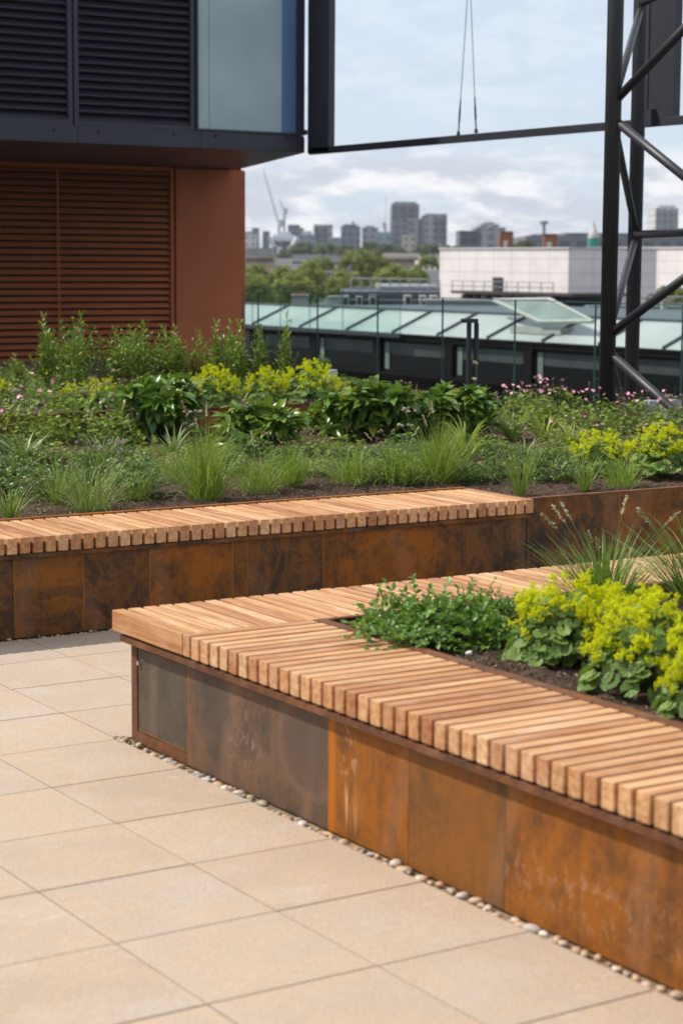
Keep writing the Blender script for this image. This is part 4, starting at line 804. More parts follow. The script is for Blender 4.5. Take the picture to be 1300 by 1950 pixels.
def alch_proto(R_=.19, H=.26, nl=130, ncl=95, froth=1.0, leafR=.075):
    o = new('yellow_flowering_clump', '', 'flowering plant'); ml, mf, ms_ = MB(), MB(), MB()
    a = U(0, 6.28, nl); r = R_*np.sqrt(U(.03, 1.15, nl)); z = H*.92*(1-.80*(r/R_)**2)*U(.35, 1.03, nl)+.02; P = np.c_[r*np.cos(a), r*np.sin(a), z]
    nh = norm(np.c_[np.cos(a)*r/R_*.9, np.sin(a)*r/R_*.9, np.ones(nl)]+rng.normal(0, .3, (nl, 3))); d = np.c_[np.cos(a), np.sin(a), -.2*np.ones(nl)]+rng.normal(0, .5, (nl, 3)); d -= nh*np.sum(d*nh, 1)[:, None]
    inst(ml, *ALC_L, P, frames(d, nh), U(.7, 1.2, nl)*leafR); ml.build('leaves', G_ALC, o)
    for i in range(0, nl, 2): ms_.poly([(P[i][0]*.15, P[i][1]*.15, 0), tuple(P[i]*np.array([.6, .6, .8])), tuple(P[i])], .0013, 4)
    C_c = []
    for k in range(ncl):
        b = rng.uniform(0, 6.28); q = R_*1.05*math.sqrt(rng.uniform(0, 1)); zz = H*(.36+.66*math.sqrt(max(0, 1-(q/R_/1.12)**2)))*rng.uniform(.66, 1.2); c = np.array([q*math.cos(b), q*math.sin(b), zz]); C_c.append(c)
        if k % 2 == 0: ms_.poly([(c[0]*.5, c[1]*.5, H*.3), tuple(c)], .001, 4)
    C_c = np.array(C_c); sub = np.repeat(C_c, 4, 0)+rng.normal(0, 1, (ncl*4, 3))*np.array([.012, .012, .010]); nf = int(13*froth); cc = np.repeat(sub, nf, 0)+rng.normal(0, .0060, (len(sub)*nf, 3)); n = len(cc)
    inst(mf, np.array([(1, 0, 0), (0, 1, 0), (-1, 0, 0), (0, -1, 0), (0, 0, .8), (0, 0, -.8)]), [(0, 1, 4), (1, 2, 4), (2, 3, 4), (3, 0, 4), (1, 0, 5), (2, 1, 5), (3, 2, 5), (0, 3, 5)], cc, frames(rdir(n), rdir(n)), U(.0024, .0046, n))
    mf.build('flowers', G_FRO, o); ms_.build('stems', STEM, o); return o
m = MB(); m.add(*[np.zeros((0, 3)), []])
def flower_mesh(r=.0115):
    m = MB(); n = 5
    for k in range(n):
        a = 2*math.pi*k/n; c, s = math.cos(a), math.sin(a)
        T = np.array([(0, 0, 0), (.45, -.30, .10), (.95, -.36, .16), (1.1, 0, .12), (.95, .36, .16), (.45, .30, .10)])*r; V = np.c_[T[:, 0]*c-T[:, 1]*s, T[:, 0]*s+T[:, 1]*c, T[:, 2]]; m.add(V, [(0, 1, 2, 3, 4, 5)])
    return m
def ger_proto(R_=.24, H=.24, nl=420, nf=12, mat=None, leaf=.036, flmat=None, extra=None):
    o = new('pink_flowering_clump', '', 'flowering plant'); ml, ms_ = MB(), MB()
    a = U(0, 6.28, nl); r = R_*np.sqrt(U(.0, 1.1, nl)); z = H*(1-.7*(r/R_)**2)*U(.25, 1.05, nl)+.01; P = np.c_[r*np.cos(a), r*np.sin(a), z]; nh = norm(np.array([0, 0, 1.])+rng.normal(0, .45, (nl, 3))); d = rng.normal(size=(nl, 3)); d -= nh*np.sum(d*nh, 1)[:, None]
    inst(ml, *GER_L, P, frames(d, nh), U(.6, 1.3, nl)*leaf); ml.build('foliage', mat or G_GER, o)
    for i in range(0, nl, 3): ms_.poly([(P[i][0]*.3, P[i][1]*.3, 0), tuple(P[i]*np.array([.8, .8, .7])), tuple(P[i])], .0009, 4)
    fm = None
    for k in range(nf):
        b = rng.uniform(0, 6.28); q = R_*math.sqrt(rng.uniform(0, 1)); c = np.array([q*math.cos(b), q*math.sin(b), H*(1.0-.40*(q/R_)**2)+rng.uniform(.02, .14)]); ms_.poly([(c[0]*.8, c[1]*.8, H*.4), tuple(c)], .0009, 4)
        if fm is None: f = flower_mesh().build('flower', flmat or PINK, o); fm = f
        else: f = fm.copy(); C.objects.link(f); f.parent = o
        f.location = tuple(c); f.rotation_euler = (rng.uniform(-.2, 1.2), rng.uniform(-.7, .7), rng.uniform(0, 6)); s = rng.uniform(.8, 1.2); f.scale = (s, s, s)
    ms_.build('stems', STEM, o); return o
def vinca_proto(R_=.30, H=.10, n=90, mat=None, lf=.026, shoots=0, sh=.18):
    o = new('trailing_evergreen', '', 'ground cover plant'); ml, ms_ = MB(), MB(); P, Dn, Nn, Sc = [], [], [], []
    def run(p, d, steps, st, lift):
        pts = [p*np.array([.15, .15, 0]), p.copy()]
        for i in range(steps):
            d = norm(d+rng.normal(0, .25, 3)+np.array([0, 0, lift])); p = p+d*st; p[2] = max(p[2], .008); pts.append(p.copy()); s = norm(np.cross(d, [0, 0, 1.])+rng.normal(0, .3, 3))
            for sg in (-1, 1): P.append(p); Dn.append(norm(s*sg+d*.5+np.array([0, 0, .25]))); Nn.append(norm(np.array([0, 0, 1.])+rng.normal(0, .35, 3))); Sc.append(lf*rng.uniform(.7, 1.2))
        ms_.poly([tuple(q) for q in pts], .0011, 4)
    for k in range(n):
        a = rng.uniform(0, 6.28); r = R_*math.sqrt(rng.uniform(0, .8)); p = np.array([r*math.cos(a), r*math.sin(a), H*(1-(r/R_)**2)*rng.uniform(.2, 1)+.01]); b = a+rng.normal(0, .9); run(p, np.array([math.cos(b), math.sin(b), .25]), int(rng.integers(5, 10)), .020, -.03)
    for k in range(shoots):
        a = rng.uniform(0, 6.28); r = R_*math.sqrt(rng.uniform(0, .8)); p = np.array([r*math.cos(a), r*math.sin(a), H*.6]); run(p, np.array([rng.normal(0, .35), rng.normal(0, .35), 1.]), int(sh/.02*rng.uniform(.5, 1.1)), .02, .12)
    inst(ml, *OVA, np.array(P), frames(np.array(Dn), np.array(Nn)), np.array(Sc)); ml.build('foliage', mat or G_VIN, o, smooth=True); ms_.build('stems', STEM, o); return o
def palm_proto(R_=.15, H=.2, nl=110, mat=None, leaf=.07):
    o = new('lobed_leaf_clump', '', 'plant'); ml, ms_ = MB(), MB(); a = U(0, 6.28, nl); r = R_*np.sqrt(U(0, 1.1, nl)); z = H*(1-.6*(r/R_)**2)*U(.3, 1.05, nl)+.02; P = np.c_[r*np.cos(a), r*np.sin(a), z]; nh = norm(np.c_[np.cos(a)*.5, np.sin(a)*.5, np.ones(nl)]+rng.normal(0, .35, (nl, 3))); d = np.c_[np.cos(a), np.sin(a), 0*a]+rng.normal(0, .4, (nl, 3)); d -= nh*np.sum(d*nh, 1)[:, None]
    inst(ml, *PALM_L, P, frames(d, nh), U(.7, 1.2, nl)*leaf); ml.build('foliage', mat or G_DARKL, o)
    for i in range(0, nl, 2): ms_.poly([(P[i][0]*.1, P[i][1]*.1, 0), tuple(P[i]*np.array([.6, .6, .8])), tuple(P[i])], .0013, 4)
    ms_.build('stems', STEM, o); return o
def head_mesh(r=.014, n=60):
    m = MB(); d = rdir(n, .5); d[:, 2] = np.abs(d[:, 2])*.9-.1; inst(m, np.array([(0, -.12, 0), (1, -.22, 0), (1.1, 0, .1), (1, .22, 0), (0, .12, 0)]), [(0, 1, 2, 3, 4)], np.zeros((n, 3)), frames(d, rdir(n)), U(.8, 1.05, n)*r)
    m.addn(JV*r*.62*np.array([1, 1, .7])+np.array([0, 0, r*.3]), JF); return m
def umbel(lab, px, py_top, py_base, z, mat, nh=6, fan=.035, hr=.013, lean=(0, 0), group='astrantia-like flower stems', leaf=True, soilo=None):
    base = onz(px, py_base, z) if soilo is None else soilo; d = depth(base); H = (py_base-py_top)/F_PX*d*1.0; o = thing('flower_stem', lab, 'flower', base, group, True)
    ms_ = MB(); top = np.array([lean[0], lean[1], H*.86]); hub = top*np.array([.6, .6, .72]); ms_.poly([(0, 0, -.01), tuple(hub), tuple(top)], [.0022, .0018, .0014], 5); hd = None
    for k in range(nh):
        if k < nh*.6: c = top+np.array([rng.normal(0, fan), rng.normal(0, fan), H*.14*rng.uniform(.6, 1.0)]); s0_ = top
        else: c = hub+np.array([rng.normal(0, fan*1.3), rng.normal(0, fan*1.3), H*.12]); s0_ = hub
        ms_.poly([tuple(s0_), tuple(c)], .0011, 4)
        if hd is None: f = head_mesh(hr).build('flower_head', mat, o); hd = f
        else: f = hd.copy(); C.objects.link(f); f.parent = o
        f.location = tuple(c); f.rotation_euler = (rng.uniform(-.4, .4), rng.uniform(-.4, .4), rng.uniform(0, 6)); s = rng.uniform(.7, 1.15); f.scale = (s,)*3
    if leaf:
        ml = MB(); n = 5; b = U(0, 6.28, n); inst(ml, *PALM_L, np.tile(hub, (n, 1))+np.c_[np.cos(b)*.01, np.sin(b)*.01, 0*b], frames(np.c_[np.cos(b), np.sin(b), .3+0*b], np.tile([0, 0, 1.], (n, 1))+rng.normal(0, .2, (n, 3))), U(.03, .05, n)); ml.build('leaves', G_GER, o)
    ms_.build('stem', STEM, o); return o

used = set()
def put(proto, lab, px, py, z, wpx=None, hpx=None, base=(1, 1), rz=None, group=None, off=(0, 0), sh=None):
    """px,py: photo pixel of the foot on the soil; wpx/hpx visible size in photo pixels; base=(proto width, proto height) in metres"""
    g = onz(px, py, z); d = depth(g); sx_ = (wpx/F_PX*d/base[0]) if wpx else None; sz_ = (hpx/F_PX*d/base[1]) if hpx else None
    if sx_ is None: sx_ = sz_
    if sz_ is None: sz_ = sx_
    rz = rng.uniform(0, 6.28) if rz is None else rz; loc = (g[0], g[1], z-.008)
    if proto.name not in used:
        used.add(proto.name); proto.location = loc; proto.rotation_euler = (0, 0, rz); proto.scale = (sx_, sx_, sz_); proto['label'] = lab
        if group: proto['group'] = group
        return proto
    return dup(proto, loc, rz, (sx_, sx_, sz_), lab, group)
SZ, TZ, FZ = SOILZ+.004, .57, SOILZ-.004

# ---- rear bed: fine grass tufts
g1 = grass_proto(.34, 380, .07, (-.3, 1.15), heads=3, curl=(-.3, 2.0), w=.0016); g2 = grass_proto(.34, 230, .09, (-.3, 1.5), G_GRASS2, heads=2, curl=(0, 2.4), w=.0016); g4 = grass_proto(.34, 220, .11, (-.5, 1.2), G_GRASS, heads=2, curl=(.2, 2.6), w=.0019); g3 = grass_proto(.34, 90, .03, (.05, .9), G_GRASS2, heads=1)
GG = 'fine grass tufts behind the rear timber seat'
B1 = (.34, .33); B2 = (.44, .27); B3 = (.30, .30)
put(g1, 'largest fresh green grass tuft, left of centre behind the rear seat', 393, 950, SZ, 150, 150, B1, group=GG)
put(g1, 'grass tuft right of the middle with tall straw spikes, leaning over the seat edge', 838, 918, SZ, 150, 125, B1, group=GG)
put(g4, 'medium grass tuft just left of the spiky one, close to the rear rim', 757, 917, SZ, 140, 84, B1, group=GG)
put(g2, 'loose spreading grass tuft nearest the left end of the rear seat', 170, 968, SZ, 185, 98, B2, group=GG)
put(g2, 'small pale grass tuft between the two left tufts', 258, 948, SZ, 130, 60, B2, group=GG)
put(g1, 'upright grass tuft right of the largest one, under the brown flower heads', 552, 924, SZ, 100, 88, B1, group=GG)
put(g4, 'floppy grass tuft hugging the largest tuft on its right', 492, 934, SZ, 150, 74, B2, group=GG)
put(g4, 'grass tuft at the bare soil patch in the middle of the bed', 670, 917, SZ, 130, 74, B1, group=GG)
put(g3, 'thin wispy grass tuft at the right corner of the rear seat', 990, 944, SZ, 90, 110, B3, group=GG)
put(g4, 'narrow grass tuft in front of the right yellow flowers', 1180, 926, SZ, 120, 62, B2, group=GG)
put(g3, 'thin grass wisp left of the right yellow flowers near the rim', 1112, 934, SZ, 80, 90, B3, group=GG)
put(g3, 'sparse straw coloured grass wisps at the far left edge by the seat', 20, 985, SZ, 120, 70, B3, group=GG)
put(g3, 'thin grass blades beside the loose left tuft', 110, 955, SZ, 110, 90, B3, group=GG)
put(g2, 'grass tuft half hidden behind the largest left tuft', 335, 915, SZ, 150, 62, B2, group=GG)
# strap leaved clumps
s1 = strap_proto(.26, 50, G_STRAP); s2 = strap_proto(.26, 60, G_VAR, .006); SG = 'strap leaved clumps in the rear bed'; BS = (.40, .2)
put(s1, 'dull green strap leaf clump at the left edge below the pink flowers', 48, 880, SZ, 150, 60, BS, group=SG)
put(s1, 'strap leaf clump left of the dusty pink flower cluster', 190, 885, SZ, 120, 60, BS, group=SG)
put(s1, 'strap leaf clump under the big drooping shrub', 330, 870, SZ, 130, 60, BS, group=SG)
put(s2, 'bright yellow green strap clump in front of the right dark shrub', 885, 872, SZ, 130, 85, BS, group=SG)
put(s2, 'variegated strap clump at the foot of the right dark shrub', 975, 838, SZ, 110, 65, BS, group=SG)
put(s2, 'variegated strap clump between the shrub and right pink flowers', 1035, 838, SZ, 110, 60, BS, group=SG)
put(s1, 'low strap leaf clump at the right bare soil patch', 1000, 872, SZ, 90, 40, BS, group=SG)
put(s2, 'strap leaf clump below the middle of the right pink flowers', 1085, 850, SZ, 90, 45, BS, group=SG)
# broadleaf shrubs
v1 = vib_proto(.30, .42, 52, G_VIB, .105); v2 = vib_proto(.30, .34, 44, G_VIBL, .105, ELL); VG = 'broad leaved shrubs in the rear bed'; BV = (.66, .44)
put(v1, 'big dark shrub with long drooping leaves, left of centre', 300, 842, SZ, 200, 145, BV, group=VG)
put(v2, 'fresh green broadleaf shrub between the drooping shrub and the middle', 495, 858, SZ, 205, 105, (.66, .36), group=VG)
put(v1, 'tallest dark broadleaf shrub right of centre with bare lower stems', 705, 838, SZ, 205, 130, BV, group=VG)
put(v1, 'dense dark broadleaf shrub at the right of the group, below the bollard', 868, 836, SZ, 190, 118, BV, group=VG)
put(v2, 'small leafy shrub wedged in front of the raised rim, centre', 622, 828, SZ, 110, 75, (.66, .36), group=VG)
put(v2, 'bright green broadleaf shrub filling between the two right dark shrubs', 790, 832, SZ, 130, 95, (.66, .36), group=VG)
# raised bed shrubs
l1 = laurel_proto(.75, 17, .30); l2 = laurel_proto(.75, 12, .22); LG = 'upright leafy shrubs in front of the russet louvres'; BL = (.62, .78)
for i, (px, pb, w, h, pr, lab) in enumerate([(85, 742, 110, 140, l2, 'leftmost upright shrub against the louvres'), (152, 738, 110, 142, l1, 'second upright shrub from the left with the tallest tip'), (215, 736, 120, 112, l1, 'dense upright shrub third from the left'), (272, 735, 120, 122, l1, 'upright shrub below the right end of the louvres'), (335, 735, 110, 112, l2, 'upright shrub at the joint of louvres and plain russet panel'), (412, 742, 110, 128, l2, 'upright shrub in front of the plain russet panel'), (462, 744, 115, 132, l1, 'lighter upright shrub below the building corner'), (545, 736, 85, 136, l2, 'separate upright shrub standing clear right of the building corner'), (120, 728, 110, 118, l1, 'upright shrub between the two leftmost ones, set back'), (245, 728, 120, 108, l1, 'upright shrub set back behind the dense third shrub'), (305, 728, 110, 108, l1, 'upright shrub set back right of the louvres end'), (372, 732, 100, 105, l1, 'upright shrub set back before the russet panel'), (440, 732, 100, 118, l2, 'upright shrub set back left of the building corner'), (498, 742, 70, 118, l2, 'narrow upright shrub right under the building corner'), (30, 745, 90, 70, l2, 'short upright shrub at the far left edge'), (612, 722, 60, 50, l2, 'small shrub tip behind the brightest yellow flowers')]):
    put(pr, lab, px, pb, TZ, w, h, BL, group=LG)
# yellow alchemilla-like clumps
a1 = alch_proto(.19, .26, 130, 80); a2 = alch_proto(.19, .26, 120, 36, .8); AG = 'yellow flowering clumps'; BA = (.44, .28)
for (px, pb, w, h, z, pr, lab) in [(590, 772, 120, 80, TZ, a1, 'brightest yellow flower mound on the raised bed, right of centre'), (505, 772, 85, 68, TZ, a1, 'yellow flower mound left of the brightest one'), (408, 778, 110, 76, TZ, a1, 'yellow flower mound behind the drooping shrub'), (345, 770, 60, 60, TZ, a2, 'small yellow mound peeping above the drooping shrub'), (700, 760, 70, 40, TZ, a2, 'low yellow flowers at the right end of the raised bed'), (655, 764, 60, 40, TZ, a2, 'sparse yellow flowers between the brightest mound and the raised bed end'), (205, 778, 90, 60, TZ, a2, 'loose yellow flowers below the upright shrubs at left'), (150, 775, 80, 48, TZ, a2, 'sparse yellow flowers behind the left pink flowers'), (5, 770, 50, 45, TZ, a1, 'yellow flowers cut by the left edge'),
    (1140, 900, 145, 75, SZ, a1, 'yellow flower mound near the rear rim, left of the larger one'), (1262, 905, 150, 92, SZ, a1, 'large yellow flower mound at the right edge near the rear rim')]:
    put(pr, lab, px, pb, z, w, h, BA, group=AG)
# pink geranium clumps
e1 = ger_proto(nf=10); e2 = ger_proto(.24, .24, 420, 24); e3 = ger_proto(.24, .24, 260, 5, G_RED, .026); PG = 'pink flowered clumps in the rear bed'; BE = (.5, .28)
for (px, pb, w, h, pr, lab) in [(45, 850, 180, 110, e1, 'pink flowered clump at the left edge'), (140, 846, 180, 112, e1, 'fullest pink flowered clump on the left'), (215, 850, 120, 80, e1, 'pink flowered clump beside the drooping shrub'), (90, 815, 170, 80, e1, 'rear pink flowered clump on the left below the sparse yellow flowers'), (10, 820, 100, 70, e1, 'pink flowered clump cut by the left edge'), (185, 816, 150, 74, e1, 'rear pink flowered clump just left of the drooping shrub top'),
    (985, 815, 140, 80, e2, 'pink flowered clump beside the right dark shrub'), (1060, 812, 150, 85, e2, 'pink flowered clump left of the mast foot'), (1135, 822, 150, 75, e1, 'pink flowered clump in front of the mast foot'), (1215, 822, 140, 72, e2, 'pink flowered clump right of the mast foot'), (1285, 828, 110, 70, e1, 'pink flowered clump at the right edge'), (1010, 786, 110, 50, e2, 'rear pink flowered clump under the glass balustrade'), (1090, 845, 130, 50, e1, 'low leafy clump with few pink flowers behind the yellow flowers'), (1180, 850, 120, 50, e1, 'leafy clump with few pink flowers behind the largest yellow mound'), (940, 822, 90, 60, e1, 'pink flowered clump hidden behind the right dark shrub')]:
    put(pr, lab, px, pb, SZ, w, h, BE, group=PG)
for (px, pb, w, h, lab) in [(1155, 795, 90, 60, 'russet seeding clump at the mast foot'), (1215, 800, 80, 60, 'russet seeding clump right of the mast foot'), (1275, 808, 90, 62, 'russet seeding clump at the right edge')]: put(e3, lab, px, pb, SZ, w, h, BE, group='russet seeding clumps')
UG = 'leafy undergrowth on the raised bed'; u1 = ger_proto(.24, .24, 420, 0, G_LAU, .034)
for (px, pb, w, h, pr, lab) in [(30, 770, 150, 60, u1, 'leafy undergrowth at the left end of the raised bed'), (110, 775, 150, 50, u1, 'leafy undergrowth below the leftmost upright shrubs'), (215, 762, 150, 45, u1, 'leafy undergrowth below the dense third shrub'), (300, 765, 140, 50, u1, 'leafy undergrowth above the drooping shrub'), (375, 755, 130, 45, u1, 'leafy undergrowth behind the middle yellow mound'), (460, 758, 120, 45, u1, 'leafy undergrowth below the lighter upright shrub'), (20, 738, 120, 55, u1, 'leafy undergrowth at the foot of the louvres, left edge'), (120, 742, 140, 50, u1, 'leafy undergrowth at the foot of the louvres behind the shrubs'), (640, 742, 110, 35, u1, 'leafy undergrowth behind the brightest yellow mound'), (520, 740, 90, 40, u1, 'leafy undergrowth left of the separate shrub')]:
    put(pr, lab, px, pb, TZ, w, h, (.5, .25), group=UG)
h1 = ger_proto(.24, .20, 520, 0, G_GER, .030); h2 = ger_proto(.24, .22, 460, 0, G_DARKL, .034); HG = 'loose low green foliage in the rear bed'
for (px, pb, w, h, pr, lab) in [(95, 878, 150, 48, h1, 'loose low foliage under the left pink flowers'), (215, 872, 130, 42, h2, 'loose low foliage just left of the drooping shrub foot'), (395, 878, 150, 46, h1, 'loose low foliage right of the drooping shrub foot'), (600, 866, 130, 44, h1, 'loose low foliage under the middle broadleaf shrubs'), (770, 868, 150, 44, h2, 'loose low foliage under the tall right shrub'), (545, 890, 110, 40, h2, 'loose low foliage behind the brown flower heads'), (820, 892, 130, 42, h1, 'loose low foliage behind the spiky grass tuft'), (335, 898, 120, 40, h1, 'loose low foliage left of the largest grass tuft'), (15, 862, 110, 44, h2, 'loose low foliage cut by the left edge'), (930, 858, 110, 36, h1, 'loose low foliage at the foot of the right dark shrub'), (470, 868, 120, 44, h2, 'loose low foliage under the fresh green shrub'), (700, 900, 110, 34, h2, 'loose low foliage between the middle grass tufts'), (235, 925, 110, 34, h1, 'loose low foliage behind the pale small grass tuft'), (1060, 868, 120, 34, h1, 'loose low foliage below the right pink flowers'), (905, 905, 110, 30, h1, 'loose low foliage right of the spiky grass tuft')]:
    put(pr, lab, px, pb, SZ, w, h, (.5, .22), group=HG)
# trailing evergreens
c1 = vinca_proto(.30, .10, 120, G_VIN, .026, 6, .08); c2 = vinca_proto(.30, .09, 60, G_VIN, .028, 6, .07); CG = 'low trailing evergreens in the rear bed'; BC = (.7, .13)
for (px, pb, w, h, pr, lab) in [(60, 940, 210, 55, c1, 'trailing evergreen mat at the left, above the rear seat'), (175, 915, 170, 45, c1, 'trailing evergreen mat right of the leftmost mat'), (20, 905, 150, 40, c1, 'rear trailing mat at the left edge'), (960, 905, 160, 40, c1, 'trailing evergreen mat behind the right end of the rear seat'), (1050, 912, 150, 45, c1, 'trailing evergreen mat left of the right yellow flowers'), (700, 880, 150, 40, c2, 'low green mat below the tallest dark shrub'), (890, 915, 120, 35, c1, 'small trailing mat right of the spiky grass tuft'), (430, 905, 120, 35, c2, 'low green mat behind the largest grass tuft'), (1040, 880, 110, 30, c2, 'thin green mat on the right bare soil'), (950, 868, 90, 30, c2, 'small green mat below the yellow green strap clump'), (250, 900, 110, 35, c2, 'low green mat in front of the drooping shrub'), (740, 915, 120, 35, c1, 'small trailing mat between two grass tufts')]:
    put(pr, lab, px, pb, SZ, w, h, BC, group=CG)
p1_ = palm_proto(); p2_ = palm_proto(.15, .2, 90, G_GER, .055); QG = 'lobed leaf clumps in the rear bed'; BQ = (.36, .22)
for (px, pb, w, h, pr, lab) in [(262, 942, 140, 75, p1_, 'deep green lobed leaf clump below the dusty pink flowers'), (283, 888, 90, 60, p2_, 'bright lobed leaf clump below the drooping shrub'), (545, 900, 110, 55, p1_, 'lobed leaf clump below the brown flower heads'), (615, 905, 80, 50, p2_, 'pale lobed leaf clump left of the bare soil'), (665, 870, 100, 45, p2_, 'lobed leaf clump right of the bare soil'), (440, 895, 90, 50, p1_, 'lobed leaf clump between the big grass tuft and the green shrub'), (1110, 895, 80, 40, p2_, 'lobed leaf clump touching the right yellow flowers')]:
    put(pr, lab, px, pb, SZ, w, h, BQ, group=QG)
# flower stems
umbel('dusty pink flower cluster above the deep green lobed leaves', 228, 838, 915, SZ, UMB, 11, .05, .013)
umbel('smaller dusty flower stem just left of the dusty pink cluster', 180, 842, 905, SZ, UMB, 6, .035, .011)
umbel('pale mauve flower stem right of the drooping shrub', 370, 782, 885, SZ, UMB, 9, .032, .014)
umbel('mauve flower stem standing before the upright shrubs', 222, 704, 800, SZ, UMB, 6, .035, .014)
umbel('brown flower heads in front of the fresh green shrub', 512, 822, 905, SZ, TAN, 8, .03, .011)
umbel('tan flower stem right of the brown flower heads', 580, 818, 905, SZ, TAN, 7, .04, .011)
umbel('tan flower heads low beside the bare soil', 548, 850, 920, SZ, TAN, 8, .05, .010)
umbel('cream flower stem in front of the tallest dark shrub', 776, 776, 905, SZ, CREAM, 10, .03, .011)
umbel('tan flower stem leaning left of the cream one', 738, 818, 915, SZ, TAN, 6, .025, .011)
umbel('tallest white flower stem rising beside the bollard', 904, 686, 822, SZ, CREAM, 6, .025, .016)
umbel('cream flower cluster among the left pink flowers', 25, 742, 830, SZ, CREAM, 12, .05, .014)
umbel('dusty flower cluster behind the left pink flowers', 165, 745, 820, SZ, UMB, 12, .05, .014)
umbel('tan seed heads at the right edge by the mast', 1280, 752, 835, SZ, UMB, 14, .06, .014)
umbel('plum flower heads below the middle pink flowers', 1130, 826, 870, SZ, PURP, 8, .04, .010)
umbel('plum flower heads left of the mast foot', 1108, 788, 845, SZ, PURP, 9, .05, .012)
umbel('small plum flowers under the tallest dark shrub', 715, 836, 872, SZ, PURP, 6, .03, .010)
umbel('tan flower heads above the shrub between centre and bollard', 772, 726, 830, SZ, TAN, 5, .03, .012)
umbel('cream flower heads in front of the russet seeding clumps', 1255, 805, 868, SZ, CREAM, 9, .05, .011)
umbel('pale peach flower cluster at the left foot of the right pink flowers', 990, 806, 850, SZ, CREAM, 7, .035, .011)

# ---- front planter plants
f1 = vinca_proto(.30, .12, 230, G_VINF, .030, 26, .13)
put(f1, 'sprawling glossy evergreen spilling over the front planter corner', 830, 1218, FZ, 285, 112, (.66, .21), rz=.4)
put(vinca_proto(.20, .08, 70, G_VINF, .026, 8, .10), 'looser part of evergreen creeping towards the front planter grass', 930, 1175, FZ, 130, 75, (.5, .17), rz=2.0)
put(vinca_proto(.12, .04, 34, G_VINF, .024, 3, .05), 'small trailing evergreen sprigs crossing the rim onto the seat', 742, 1222, FZ+.035, 165, 55, (.34, .09), rz=1.1)
put(vinca_proto(.05, .02, 4, G_VINF, .022, 1, .03), 'tiny sprig alone on the soil of the front planter', 958, 1262, FZ, 45, 25, (.2, .05), rz=1)
fa = alch_proto(.19, .26, 220, 84, 1.5, .055); fb = alch_proto(.19, .26, 250, 78, 1.5, .056)
put(fa, 'foreground yellow flower mound beside the trailing evergreen', 1070, 1258, FZ, 235, 158, BA, group=AG)
put(fb, 'largest foreground yellow flower mound with broad scalloped leaves', 1232, 1315, FZ, 275, 180, BA, group=AG)
put(fa, 'yellow flower mound behind the foreground pair', 1190, 1215, FZ, 170, 100, BA, group=AG)
put(fa, 'yellow flower mound bridging the two foreground mounds', 1150, 1262, FZ, 190, 140, BA, group=AG)
put(fb, 'scalloped leaf mound cut by the right edge of the front planter', 1335, 1365, FZ, 190, 160, BA, group=AG)
fg = grass_proto(.40, 260, .055, (.0, .8), G_FGR, .0026, 7, (.15, 1.1)); fg2 = grass_proto(.40, 150, .05, (.0, .8), G_FGR, .0026, 5, (.15, 1.1))
put(fg, 'foreground grass with pale arching spikes above the yellow flowers', 1152, 1165, FZ, 230, 195, (.36, .46), rz=1.2, group='grasses in the front planter')
put(fg2, 'foreground grass with pale spikes at the right edge', 1330, 1150, FZ, 260, 215, (.36, .46), rz=2.2, group='grasses in the front planter')
m = MB(); g = onz(893, 1244, FZ+.012); 
V = IV*np.array([.013, .009, .008])*(1+.15*np.sin(IV[:, [1, 2, 0]]*3)); m.addn(V+g, IF); tag(m.build('white_stone', plain('white_chalk', (.72, .70, .66), .8), loc=tuple(g), smooth=True), 'small white stone lying on the dark soil of the front planter', 'stone')

# ------------------------------------------------------------------ trees
def tree_proto(cols, name, n_cl=70, per=110, leaf=.045, lab=''):
    """unit tree: crown about 1 wide, 1 high from z=0, trunk down to -2"""
    o = new(name, lab, 'tree'); m = MB(); c = rdir(n_cl)*np.cbrt(U(.25, 1, n_cl))[:, None]*np.array([.42, .42, .42]); c[:, 2] += .5; c[:, :2] *= (1.05-.45*np.abs(c[:, 2:3]-.4))
    r = U(.07, .15, n_cl); P = np.repeat(c, per, 0)+rdir(n_cl*per)*(np.cbrt(U(.3, 1, n_cl*per))*np.repeat(r, per))[:, None]; n = len(P); nh = norm(P-np.repeat(c, per, 0)+np.array([0, 0, .05])+rng.normal(0, .05, (n, 3)))
    d = rng.normal(size=(n, 3)); d -= nh*np.sum(d*nh, 1)[:, None]; T = np.array([(-.5, 0, 0), (0, -.45, .1), (.5, 0, 0), (0, .45, .1)]); inst(m, T, [(0, 1, 2, 3)], P, frames(d, nh), U(.6, 1.2, n)*leaf); m.build('crown', foliage(name+'_leaves', cols, .6, .2), o)
    m = MB(); m.tube((0, 0, -2), (0, 0, .35), .035, .02, 8)
    for k in range(10): e = c[k*3]; m.tube((0, 0, .1+.02*k), tuple(e), .012, .004, 5)
    m.build('trunk', TRUNK, o); return o
tA = tree_proto([(.19, .235, .045), (.25, .29, .055), (.31, .34, .08)], 'plane_tree'); tB = tree_proto([(.14, .165, .045), (.18, .205, .05), (.23, .25, .07)], 'broadleaf_tree'); tC = tree_proto([(.06, .085, .04), (.085, .11, .05), (.11, .135, .06)], 'dark_tree', 50, 80, .06)
TG = 'trees beyond the glass roof'
def tree(pr, lab, px, yt, wpx, d, hpx=None, group=TG):
    a = atd(px, yt, d); w = wpx/F_PX*d; h = (hpx or wpx*.8)/F_PX*d; z = a[2]-h; dup_loc = (a[0], a[1], z); s = (w, w, h)
    if pr.name not in used: used.add(pr.name); pr.location = dup_loc; pr.scale = s; pr['label'] = lab; pr['group'] = group; return pr
    return dup(pr, dup_loc, rng.uniform(0, 6.28), s, lab, group)
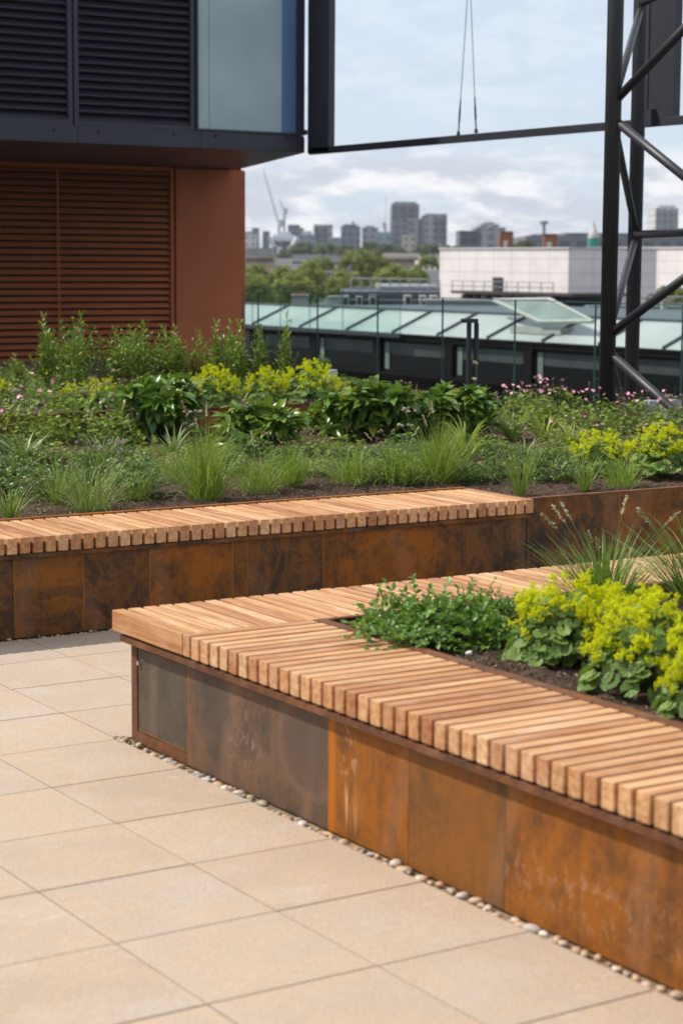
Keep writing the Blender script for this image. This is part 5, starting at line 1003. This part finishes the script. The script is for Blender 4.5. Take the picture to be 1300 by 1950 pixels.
for a in [(tA, 'green tree beside the russet building corner', 485, 500, 90, 130, 90), (tA, 'rounded green tree second from the building corner', 535, 502, 90, 135, 85), (tA, 'light green tree in the middle of the left group', 592, 492, 85, 140, 90), (tB, 'brownish green tree behind the light green one', 612, 485, 75, 160, 80), (tB, 'tallest wide crowned tree in front of the tall towers', 680, 472, 120, 150, 110), (tB, 'wide crown joined to the right side of the tallest tree', 708, 474, 90, 152, 100), (tA, 'light green tree right of the tallest tree', 748, 500, 100, 130, 70), (tA, 'small tree near the white terrace', 795, 505, 50, 128, 45), (tA, 'lower green tree below the tallest tree', 655, 515, 80, 125, 60), (tA, 'low tree in front of the rounded one', 560, 520, 100, 120, 60), (tA, 'low tree at the building corner', 480, 520, 90, 118, 60), (tB, 'dark green tree above the cream terrace', 815, 482, 60, 200, 60), (tB, 'tree gap filler right of the light green tree', 728, 486, 50, 170, 60), (tC, 'dark tree seen through the mast at the right', 1275, 540, 90, 75, 70), (tB, 'green tree at the right edge through the mast', 1305, 545, 70, 70, 60)]: tree(*a)
DG = 'dark trees along the foot of the skyline'
for k, (px, yt, w, d, lab) in enumerate([(575, 458, 60, 480, 'dark tree below the domed block'), (625, 460, 60, 470, 'dark tree below the grey and cream block'), (660, 464, 50, 460, 'dark tree below the dark glass block'), (705, 457, 50, 470, 'dark tree left of the tallest tower foot'), (735, 462, 40, 450, 'small dark tree at the tallest tower foot'), (760, 470, 40, 440, 'dark tree in front of the beige block'), (822, 462, 55, 470, 'dark tree below the wide pale tower'), (860, 464, 60, 480, 'dark tree left of the grid fronted block'), (905, 470, 70, 470, 'dark tree below the grid fronted block'), (985, 462, 40, 300, 'dark tree between the two russet shafts'), (1000, 455, 40, 380, 'dark tree left of the office range'), (800, 468, 40, 460, 'dark tree between the two tall towers'), (500, 470, 40, 500, 'dark tree at the left end'), (545, 472, 50, 500, 'dark tree behind the stand')]): tree(tC, lab, px, yt, w, d, w*.7, DG)

# ------------------------------------------------------------------ haze
t = MT('haze_air'); t.nt.nodes.remove(t.b); pv = t.n('ShaderNodeVolumePrincipled'); pv.inputs['Color'].default_value = (.80, .87, .97, 1); pv.inputs['Density'].default_value = .00016; pv.inputs['Anisotropy'].default_value = .2; t.l(pv.outputs[0], t.o.inputs['Volume'])
m = MB(); m.box(-300, 1500, -300, 1500, -27, 48); hz = m.build('haze', t.m); hz['kind'] = 'stuff'; tag(hz, 'thin pale haze hanging over the distant city', 'haze')
